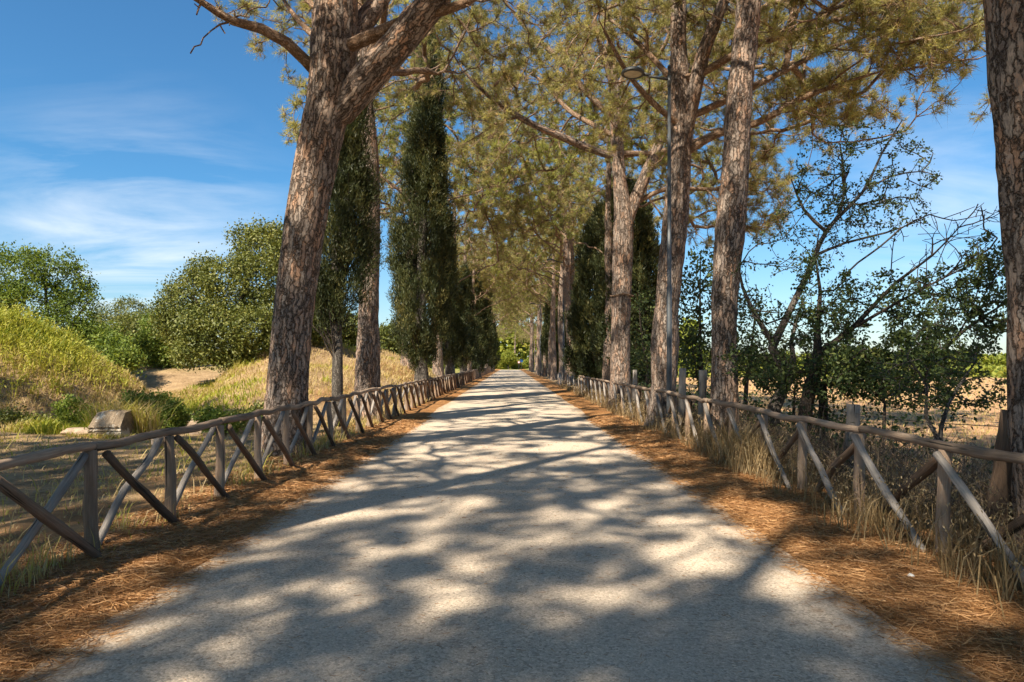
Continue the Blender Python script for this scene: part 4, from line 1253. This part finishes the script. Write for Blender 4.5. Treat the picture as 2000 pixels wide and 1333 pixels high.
def fence(side, y0, n_span, span, label):
    """side -1: left of the road, +1: right of it. Braces: front one on the road side"""
    X0 = LX if side < 0 else RX
    root = empty('timber_fence', (X0, y0, 0.03), label, 'fence')
    rng = np.random.default_rng(900 + side)
    s = -side                                  # towards the road
    post_v = [pole([(0, 0, -0.15), (0.01 * (k % 3 - 1), 0, 0.4), (0.0, 0, 0.93)], [0.062 + 0.005 * (k % 2), 0.057, 0.053], 8, 910 + k, 0.10, 0.009).build('post', M['post_wood'], root) for k in range(6)]
    a0, a1 = (0.04, span - 0.06)
    fr_v, bk_v = [], []
    for k in range(6):
        e = 0.02 * (k - 2.5)
        lo, hi = (a1 + e, a0) if side < 0 else (a0 - 0.05 + e, a1)    # foot and top of the road-side brace along the fence
        fr_v.append(pole([(s * 0.14, lo, -0.06), (s * 0.115, lo * 0.5 + hi * 0.5, 0.42), (s * 0.085, hi, 0.90)], [0.040, 0.043, 0.037] if side < 0 else [0.036, 0.040, 0.036], 9, 930 + k, 0.08, 0.022).build('brace', M['brown_brace' if side < 0 else 'grey_brace'], root))
        lo, hi = (a0 + 0.06 + e, a1) if side < 0 else (a1 - 0.06 + e, a0)
        bk_v.append(pole([(-s * 0.10, lo, -0.06), (-s * 0.08, lo * 0.5 + hi * 0.5, 0.42), (-s * 0.05, hi, 0.90)], [0.034, 0.036, 0.033] if side < 0 else [0.042, 0.045, 0.042], 9, 950 + k, 0.08, 0.02).build('brace', M['grey_brace' if side < 0 else 'brown_brace'], root))
    rail_v = [pole([(0, -0.02, 0.968), (0.012, span * 0.7, 0.978), (-0.012, span * 1.4, 0.962), (0, span * 2 + 0.02, 0.968)], [q_ * 0.97 for q_ in (0.045, 0.047, 0.045, 0.044)], 10, 970 + k, 0.085, 0.02, 0.13).build('rail', M['rail_wood'], root) for k in range(5)]
    protos_ = post_v + fr_v + bk_v + rail_v
    fresh = set(protos_)

    def put(src, y, dz=0.0, tilt=0.0, sx=1.0):
        o = src
        if src in fresh:
            fresh.discard(src)
        else:
            o = src.copy()
            COL.objects.link(o)
            o.parent = root
        o.location = ((rng.random() - 0.5) * 0.03, y, dz)
        o.rotation_euler = (0, tilt, 0)
        o.scale = (sx, 1, 1)
        return o
    rest = {'post': Geo(), 'brace': Geo()}

    def bake(src, y, gname):
        me = src.data
        co = np.zeros(len(me.vertices) * 3)
        me.vertices.foreach_get('co', co)
        co = co.reshape(-1, 3) + np.array([0, y, 0])
        quads = np.array([list(p.vertices) for p in me.polygons if len(p.vertices) == 4])
        rest[gname].add(co, quads)
    for i in range(n_span + 1):
        y = i * span + (rng.random() - 0.5) * 0.07
        if i < 100:
            put(post_v[i % 6 if i < 6 else rng.integers(6)], y, 0.03 * (rng.random() - 0.5), 0.05 * (rng.random() - 0.5))
        else:
            bake(post_v[i % 6], y, 'post')
        if i < n_span:
            if i < 50:
                put(fr_v[i % 6 if i < 6 else rng.integers(6)], i * span)
                put(bk_v[i % 6 if i < 6 else rng.integers(6)], i * span)
            else:
                bake(fr_v[i % 6], i * span, 'brace')
                bake(bk_v[i % 6], i * span, 'brace')
        if i < n_span and i % 2 == 0:
            put(rail_v[i // 2 % 5 if i < 10 else rng.integers(5)], i * span, 0.004 * ((i // 2) % 2))
    for nm, gg_ in rest.items():
        if gg_.v:
            tag(gg_.build(nm, M['post_wood' if nm == 'post' else 'grey_brace'], root), kind='stuff')
    return root


fence(-1, 6.12 - 1.33 * 4, 118, 1.33, 'long cross braced timber fence along the left side of the road')
fence(1, 6.2 - 1.47 * 3, 36, 1.47, 'cross braced timber fence along the right side of the road, half hidden in dry grass')

# old stakes with wire behind the right fence
root = empty('wire_fence', (4.7, 6.3, 0), 'old stake and wire fence behind the right timber fence, bordering the field', 'fence')
stakes = [(1940, 1985, 6.35, 1.30, 0.13), (1662, 1667, 10.0, 1.14, 0.10), (1371, 1373, 16.0, 1.58, 0.09), (1331, 1333, 16.6, 1.62, 0.085), (1240, 1240, 24, 1.5, 0.09)]
tops = []
for i_, (pb, ptp, Y, ztop, r_) in enumerate(stakes):
    xb, xt = (pb - CX) / F * Y, (ptp - CX) / F * Y
    zb_ = gz(xb, Y) - 0.2
    P = np.array([(xb, Y, zb_), ((xb + xt) / 2, Y, (zb_ + ztop) / 2), (xt, Y, ztop)]) - np.array([4.7, 6.3, 0])
    pole(P, [r_ * 1.05, r_, r_ * 0.96], 11, 700 + i_, 0.10, 0.01).build('stake', M['brown_brace' if i_ == 0 else 'grey_brace'], root)
    tops.append((np.array([xb, Y, zb_]), np.array([xt, Y, ztop])))
g = Geo()
for fz in (0.45, 0.7, 0.9):
    for a_, b_ in zip(tops[:-1], tops[1:]):
        if abs(a_[1][1] - b_[1][1]) < 1.0:
            continue
        p0 = a_[0] + (a_[1] - a_[0]) * fz
        p1 = b_[0] + (b_[1] - b_[0]) * fz
        tt = np.linspace(0, 1, 9)[:, None]
        Pw = p0 * (1 - tt) + p1 * tt - np.array([0, 0, 0.12]) * (tt * (1 - tt))
        tube(g, Pw - np.array([4.7, 6.3, 0]), np.full(9, 0.004), 4, cap=False)
g.build('wire_strands', M['wire'], root)


# ------------------------------------------------------------------ street lamps, signs
def lamp_head():
    """round shallow lamp: dish housing, rim, lens; local origin at the arm joint"""
    gh, gl = Geo(), Geo()
    nseg = 40
    th = np.arange(nseg) / nseg * 2 * np.pi
    c = np.array([-0.92, 0, 0.10])
    prof = [(0.02, 0.135), (0.12, 0.125), (0.22, 0.085), (0.285, 0.03), (0.295, -0.01), (0.285, -0.035), (0.225, -0.035), (0.222, -0.02), (0.0, -0.02)]
    V = np.array([[(r * math.cos(a), r * math.sin(a), z) for a in th] for r, z in prof]).reshape(-1, 3) + c
    i = np.arange(len(prof) - 1)[:, None] * nseg
    j = np.arange(nseg)[None, :]
    gh.add(V, np.stack([i + j, i + (j + 1) % nseg, i + nseg + (j + 1) % nseg, i + nseg + j], -1).reshape(-1, 4))
    tube(gh, [(-0.66, 0, 0.10), (-0.58, 0, 0.085), (-0.48, 0, 0.07)], [0.05, 0.045, 0.04], 10)
    pr = [(0.22, -0.026), (0.16, -0.034), (0.08, -0.038), (0.001, -0.04)]
    V = np.array([[(r * math.cos(a), r * math.sin(a), z) for a in th] for r, z in pr]).reshape(-1, 3) + c
    i = np.arange(len(pr) - 1)[:, None] * nseg
    gl.add(V, np.stack([i + j, i + nseg + j, i + nseg + (j + 1) % nseg, i + (j + 1) % nseg], -1).reshape(-1, 4))
    return gh, gl


Hl = 9.15
lamp = empty('street_lamp', (0, 0, 0))
g = Geo()
tube(g, [(0, 0, -0.1), (0, 0, 1.0), (0, 0, 3.6), (0, 0, 3.62), (0, 0, Hl - 0.4)], [0.07, 0.068, 0.062, 0.052, 0.04], 16)
pole_o = g.build('pole', M['lamp_metal'], lamp)
g = Geo()
tube(g, [(0, 0, Hl - 0.52), (0, 0, Hl - 0.36), (0, 0, Hl - 0.22)], [0.05, 0.05, 0.048], 14)
tube(g, [(0, 0, Hl - 0.24), (0, 0, Hl - 0.02)], [0.036, 0.033], 12)
tube(g, [(0, 0, Hl - 0.03), (0, 0, Hl), (0, 0, Hl + 0.03)], [0.042, 0.045, 0.03], 12)
tube(g, [(-0.02, 0, Hl - 0.32), (-0.3, 0, Hl - 0.27), (-0.52, 0, Hl - 0.235)], [0.035, 0.032, 0.034], 10)
g.build('arm', M['lamp_dark'], lamp)
gh, gl = lamp_head()
head = gh.build('lamp_head', M['lamp_dark'], lamp)
head.location = (0, 0, Hl - 0.31)
head.rotation_euler = (0, math.radians(3), 0)
gl.build('lens', M['lamp_glass'], head)
for k, (px, Y, sc_, lab) in enumerate(((1307, 17.15, 1.0, 'tall grey street lamp with round head standing before the leaning pine'),
                                       (1100.5, 47.5, 0.985, 'second street lamp, slim pale pole left of the two close pine trunks'),
                                       (1055, 84, 1.0, 'third street lamp, tiny pole among the dark far cypresses on the right'))):
    o = lamp if k == 0 else copy_tree(lamp)
    X = (px - CX) / F * Y
    o.location = (X, Y, gz(X, Y))
    o.scale = (sc_,) * 3
    tag(o, lab, 'street lamp', 'street lamps along the right side')


def sign(px, Y, zc_, shape, face, label, w_=0.6, ring=None):
    X = (px - CX) / F * Y
    root = empty('road_sign', (X, Y, gz(X, Y)), label, 'sign')
    g = Geo()
    tube(g, [(0, 0.06, -0.1), (0, 0.06, zc_ + w_ * 0.4)], [0.035, 0.035], 8)
    g.build('pole', M['lamp_metal'], root)
    g = Geo()
    if shape == 'square':
        h = w_ / 2
        V = [(-h, y_, -h) if k == 0 else (h, y_, -h) if k == 1 else (h, y_, h) if k == 2 else (-h, y_, h) for y_ in (0.0, 0.02) for k in range(4)]
        g.add(np.array(V) + np.array([0, 0, zc_]), np.array([[0, 1, 2, 3], [7, 6, 5, 4], [0, 4, 5, 1], [1, 5, 6, 2], [2, 6, 7, 3], [3, 7, 4, 0]]))
    else:
        tube(g, [(0, 0.02, zc_), (0, 0.0, zc_)], [w_ / 2, w_ / 2], 28)
    g.build('panel', M[face], root, smooth=False)
    if ring:
        g = Geo()
        th = np.linspace(0, 2 * np.pi, 29)
        tube(g, np.stack([w_ * 0.43 * np.cos(th), np.full(29, -0.004), zc_ + w_ * 0.43 * np.sin(th)], 1), np.full(29, w_ * 0.07), 6, cap=False)
        g.build('rim', M[ring], root)


sign(1018.5, 150, 2.25, 'square', 'sign_blue', 'tiny blue square sign at the far right end of the road', 0.62)
sign(1013.5, 158, 1.95, 'round', 'sign_white', 'tiny pale round sign left of the blue square sign', 0.6, 'sign_red')
sign(965.5, 150, 1.95, 'square', 'sign_white', 'tiny pale panel by the far left fence end', 0.5)

# small pale scrap on the needles, right verge
import bmesh
bm = bmesh.new()
bmesh.ops.create_icosphere(bm, subdivisions=2, radius=0.026)
rj = np.random.default_rng(5)
for v in bm.verts:
    v.co = v.co * (0.6 + 0.7 * rj.random())
    v.co.z *= 0.6
me = bpy.data.meshes.new('paper_scrap')
bm.to_mesh(me)
bm.free()
me.materials.append(M['sign_white'])
o = bpy.data.objects.new('paper_scrap', me)
COL.objects.link(o)
Xp = (1778 - CX) / F * 5.45
o.location = (Xp, 5.45, gz(Xp, 5.45) + 0.02)
tag(o, 'crumpled pale scrap lying on the pine needles of the right verge', 'litter')

# ------------------------------------------------------------------ ground cover (uncountable)
rs = np.random.default_rng(77)


def on_ground(x, y, dz=0.0):
    return np.stack([x, y, terrain(x, y) + dz], 1)


# pine needles lying on both verges
g = Geo()
for side, xa, xb in ((-1, -4.3, -2.5), (1, 2.35, 4.3)):
    n = 52000
    y = 2.0 + 20 * rs.random(n) ** 1.9
    x = xa + (xb - xa) * rs.random(n)
    edge = np.abs(x + 0.08)
    keep = rs.random(n) < sstep(2.35, 2.75, edge) * 0.97 + 0.03
    x, y = x[keep], y[keep]
    n = len(x)
    az = rs.random(n) * 2 * np.pi
    D = nrm(np.stack([np.cos(az), np.sin(az), 0.16 * rs.normal(size=n)], 1))
    C = on_ground(x, y, 0.006 + 0.018 * rs.random(n))
    C[:, 2] = np.maximum(C[:, 2], 0.004)
    tris(g, C, D, 0.09 + 0.09 * rs.random(n), 0.0028 + 0.0008 * y, rs, np.clip(0.55 + 0.25 * rs.normal(size=n), 0, 1))
n = 2600                                           # stray needles and bits on the road itself
x, y = -2.6 + 5.1 * rs.random(n), 2.2 + 14 * rs.random(n) ** 1.6
az = rs.random(n) * 2 * np.pi
D = nrm(np.stack([np.cos(az), np.sin(az), np.zeros(n)], 1))
tris(g, np.stack([x, y, np.full(n, 0.006)], 1), D, 0.03 + 0.06 * rs.random(n), 0.002 + 0.0005 * y, rs, 0.1 + 0.5 * rs.random(n))
tag(g.build('pine_needle_litter', M['litter'], smooth=False), kind='stuff')

# tall grass on the mounds
g = Geo()
n = 95000
x = -27 + 16 * rs.random(n)
y = 18.3 + 10 * rs.random(n)
z = terrain(x, y)
greenish = sstep(0.5, 3.0, z + 2.2 * (vnoise(x, y, 0.45, 65) - 0.5)) + 0.8 * sstep(-14, -13.0, x) * (y < 24)
keep = (rs.random(n) < 0.55 + 0.45 * greenish) & ((z > 0.15) | (x > -14))
x, y, z, greenish = x[keep], y[keep], z[keep], greenish[keep]
n = len(x)
v = np.clip(0.82 - 0.62 * np.clip(greenish * 1.2, 0, 1) + 0.14 * rs.normal(size=n), 0, 1)
blades(g, np.stack([x, y, z - 0.03], 1), (0.12 + 0.40 * rs.random(n)) * (0.5 + 0.6 * np.clip(greenish, 0, 1)) * (0.4 + 1.2 * vnoise(x, y, 1.6, 67)), 0.02 + 0.012 * rs.random(n), rs, v, 0.6, 0.8)
n = 30000
x = -13.5 + 9.3 * rs.random(n)
y = 18.5 + 26 * rs.random(n) ** 1.4
z = terrain(x, y)
pat = vnoise(x, y, 0.5, 81)
keep = (rs.random(n) < 0.3 + 0.7 * sstep(0.4, 0.6, pat)) & (z > 0.0)
x, y, z, pat = x[keep], y[keep], z[keep], pat[keep]
n = len(x)
v = np.clip(0.8 - 0.6 * sstep(0.52, 0.66, pat) * (x < -6.5) + 0.12 * rs.normal(size=n), 0, 1)
blades(g, np.stack([x, y, z - 0.03], 1), 0.08 + 0.22 * rs.random(n), 0.02 + 0.014 * rs.random(n), rs, v, 0.7, 0.8)
n = 900                                            # dry tufts round and above the carved stone
x = Xs - 0.9 + 1.8 * rs.random(n)
y = np.where(rs.random(n) < 0.6, 18.72 + 0.5 * rs.random(n), 17.75 + 0.15 * rs.random(n))
blades(g, on_ground(x, y, -0.02), np.where(y > 18.4, 0.5 + 0.75 * rs.random(n), 0.08 + 0.14 * rs.random(n)), 0.02, rs, np.clip(0.62 + 0.25 * rs.normal(size=n), 0, 1), 0.8, 0.9)
n = 1500
x = -27 + 14.5 * rs.random(n)
y = 19.5 + 7 * rs.random(n)
z = terrain(x, y)
keep = z > 0.5
x, y, z = x[keep], y[keep], z[keep]
n = len(x)
hs = 0.35 + 0.6 * rs.random(n) ** 1.6
T = blades(g, np.stack([x, y, z - 0.03], 1), hs, 0.03, rs, np.clip(0.3 + 0.3 * rs.random(n), 0, 1), 0.3, 0.3)
for q in range(9):
    f = (0.35 + 0.65 * rs.random(n))[:, None]
    C = np.stack([x, y, z], 1) * (1 - f) + T * f + rs.normal(size=(n, 3)) * 0.05
    leaves(g, C, nrm(rand_unit(n, rs) + np.array([0, 0, 0.3])), 0.12, 0.045, rs, np.clip(0.22 + 0.22 * rs.random(n), 0, 1))
tag(g.build('mound_grass', M['grass'], smooth=False), kind='stuff')

# short dry growth and low weeds left of the fence
g = Geo()
n = 24000
x = -14 + 10.4 * rs.random(n)
y = 2.2 + 17 * rs.random(n) ** 1.3
pat = vnoise(x, y, 0.8, 91)
keep = rs.random(n) < 0.25 + 0.75 * sstep(0.42, 0.62, pat)
x, y, pat = x[keep], y[keep], pat[keep]
n = len(x)
v = np.clip(0.80 - 0.5 * sstep(0.58, 0.72, vnoise(x, y, 1.3, 93)) + 0.16 * rs.normal(size=n), 0, 1)
tall = (rs.random(n) < 0.05) * 0.25
blades(g, on_ground(x, y, -0.02), 0.03 + 0.09 * rs.random(n) + tall, 0.006 + 0.0009 * y, rs, v, 0.9, 0.9)
n = 5200
x = LX - 0.25 + 0.42 * rs.random(n) - 0.2 * rs.random(n)
y = 2.5 + 32 * rs.random(n) ** 1.5
keep = vnoise(x, y, 1.1, 95) > 0.42
x, y = x[keep], y[keep]
blades(g, on_ground(x, y, -0.02), 0.10 + 0.30 * rs.random(len(x)) ** 2, 0.005 + 0.0006 * y, rs, np.clip(0.75 + 0.2 * rs.normal(size=len(x)), 0, 1), 0.6, 0.9)
tag(g.build('field_grass', M['grass'], smooth=False), kind='stuff')

# tall straw along the right fence, with nodding seed heads
g = Geo()
n = 10500
y = 2.6 + 46 * rs.random(n) ** 1.6
x = 3.55 + 1.5 * rs.random(n) ** 1.1 - 0.12 * (vnoise(y * 0, y, 1.2, 97) > 0.5)
keep = rs.random(n) < 0.35 + 0.65 * sstep(0.4, 0.6, vnoise(x, y, 0.9, 99))
x, y = x[keep], y[keep]
n = len(x)
H_ = 0.12 + 0.55 * rs.random(n) ** 1.7 * sstep(3.5, 4.0, x + 0.2) + 0.04
T = blades(g, on_ground(x, y, -0.02), H_, 0.0032 + 0.0007 * y, rs, np.clip(0.55 + 0.25 * rs.normal(size=n), 0, 1), 0.7, 0.9)
sel = (H_ > 0.38)
for q in range(4):
    C = T[sel] + rs.normal(size=(sel.sum(), 3)) * 0.03
    leaves(g, C, nrm(rand_unit(len(C), rs) * 0.6 + np.array([0, 0, -0.7])), 0.035, 0.009 + 0.0006 * y[sel], rs, np.clip(0.85 + 0.1 * rs.normal(size=len(C)), 0, 1))
# one conspicuous pale tussock (and two smaller) hanging over the verge
for (tx, ty, cnt, hh_) in ((3.72, 10.6, 420, 0.95), (3.8, 11.8, 260, 0.8), (3.85, 13.2, 220, 0.7), (3.6, 6.9, 160, 0.5), (3.75, 5.2, 200, 0.55)):
    x = tx + 0.16 * rs.normal(size=cnt)
    y = ty + 0.3 * rs.normal(size=cnt)
    blades(g, on_ground(x, y, -0.02), hh_ * (0.5 + 0.6 * rs.random(cnt)), 0.011, rs, np.clip(0.6 + 0.25 * rs.normal(size=cnt), 0, 1), 0.6, 1.0)
tag(g.build('verge_straw', M['straw'], smooth=False), kind='stuff')

# dry twiggy thicket behind the right fence
g = Geo()
n = 16000
y = 4.2 + 40 * rs.random(n) ** 1.5
x = 4.35 + 2.2 * rs.random(n) ** 1.2
keep = rs.random(n) < 0.3 + 0.7 * sstep(0.4, 0.6, vnoise(x, y, 0.6, 101))
x, y = x[keep], y[keep]
n = len(x)
B = on_ground(x, y, 0.0)
B[:, 2] += 0.45 * rs.random(n) ** 1.5
D = nrm(rand_unit(n, rs) + np.array([0, 0, 0.9]))
tris(g, B, D, 0.25 + 0.5 * rs.random(n), 0.006 + 0.0008 * y, rs, rs.random(n))
tag(g.build('dry_thicket', M['twig'], smooth=False), kind='stuff')
g = Geo()
n = 15000
y = 4.2 + 42 * rs.random(n) ** 1.3
x = 4.6 + 2.6 * rs.random(n)
keep = rs.random(n) < sstep(0.45, 0.62, vnoise(x, y, 0.55, 103))
x, y = x[keep], y[keep]
B = on_ground(x, y, 0.05)
B[:, 2] += 0.9 * rs.random(len(x)) ** 1.3
leaves(g, B, rand_unit(len(x), rs), 0.07 + 0.002 * y, 0.045 + 0.001 * y, rs, np.clip(0.22 + 0.2 * rs.normal(size=len(x)), 0, 1))
tag(g.build('undergrowth', M['shade_leaf'], smooth=False), kind='stuff')

# stubble on the right field, green crop band and distant woodland
g = Geo()
n = 26000
y = 7 + 70 * rs.random(n) ** 1.5
x = 6 + (4 + y * 0.62) * rs.random(n)
blades(g, on_ground(x, y, -0.02), 0.05 + 0.12 * rs.random(n), 0.012 + 0.0012 * y, rs, np.clip(0.85 + 0.12 * rs.normal(size=n), 0.45, 1), 0.8, 0.8)
tag(g.build('field_stubble', M['grass'], smooth=False), kind='stuff')
g = Geo()
n = 26000
row = rs.integers(0, 16, n)
y = 88 + row * 6.0 + 1.0 * rs.random(n)
x = 9 + 130 * rs.random(n)
C = on_ground(x, y, 0.0)
C[:, 2] += 1.1 * rs.random(n)
leaves(g, C, rand_unit(n, rs), 0.75, 0.5, rs, np.clip(0.5 + 0.25 * rs.normal(size=n), 0, 1))
tag(g.build('crop_foliage', M['lime_leaf'], smooth=False), kind='stuff')
g = Geo()
for (x0, x1, yy, n, h_) in ((8, 330, 255, 15000, 6.5), (-330, -8, 230, 12000, 8.0), (-60, 60, 214, 13000, 15.0)):
    x = x0 + (x1 - x0) * rs.random(n)
    y = yy + 12 * rs.random(n)
    hmax = h_ * (0.45 + 0.9 * vnoise(x, y * 0, 0.06, 111))
    C = on_ground(x, y)
    C[:, 2] += hmax * rs.random(n) ** 0.8
    leaves(g, C, rand_unit(n, rs), 1.7, 1.2, rs, np.clip(0.45 + 0.25 * rs.normal(size=n) + 0.25 * (vnoise(x, y, 0.1, 113) - 0.5), 0, 1))
tag(g.build('far_woodland', M['lime_leaf'], smooth=False), kind='stuff')
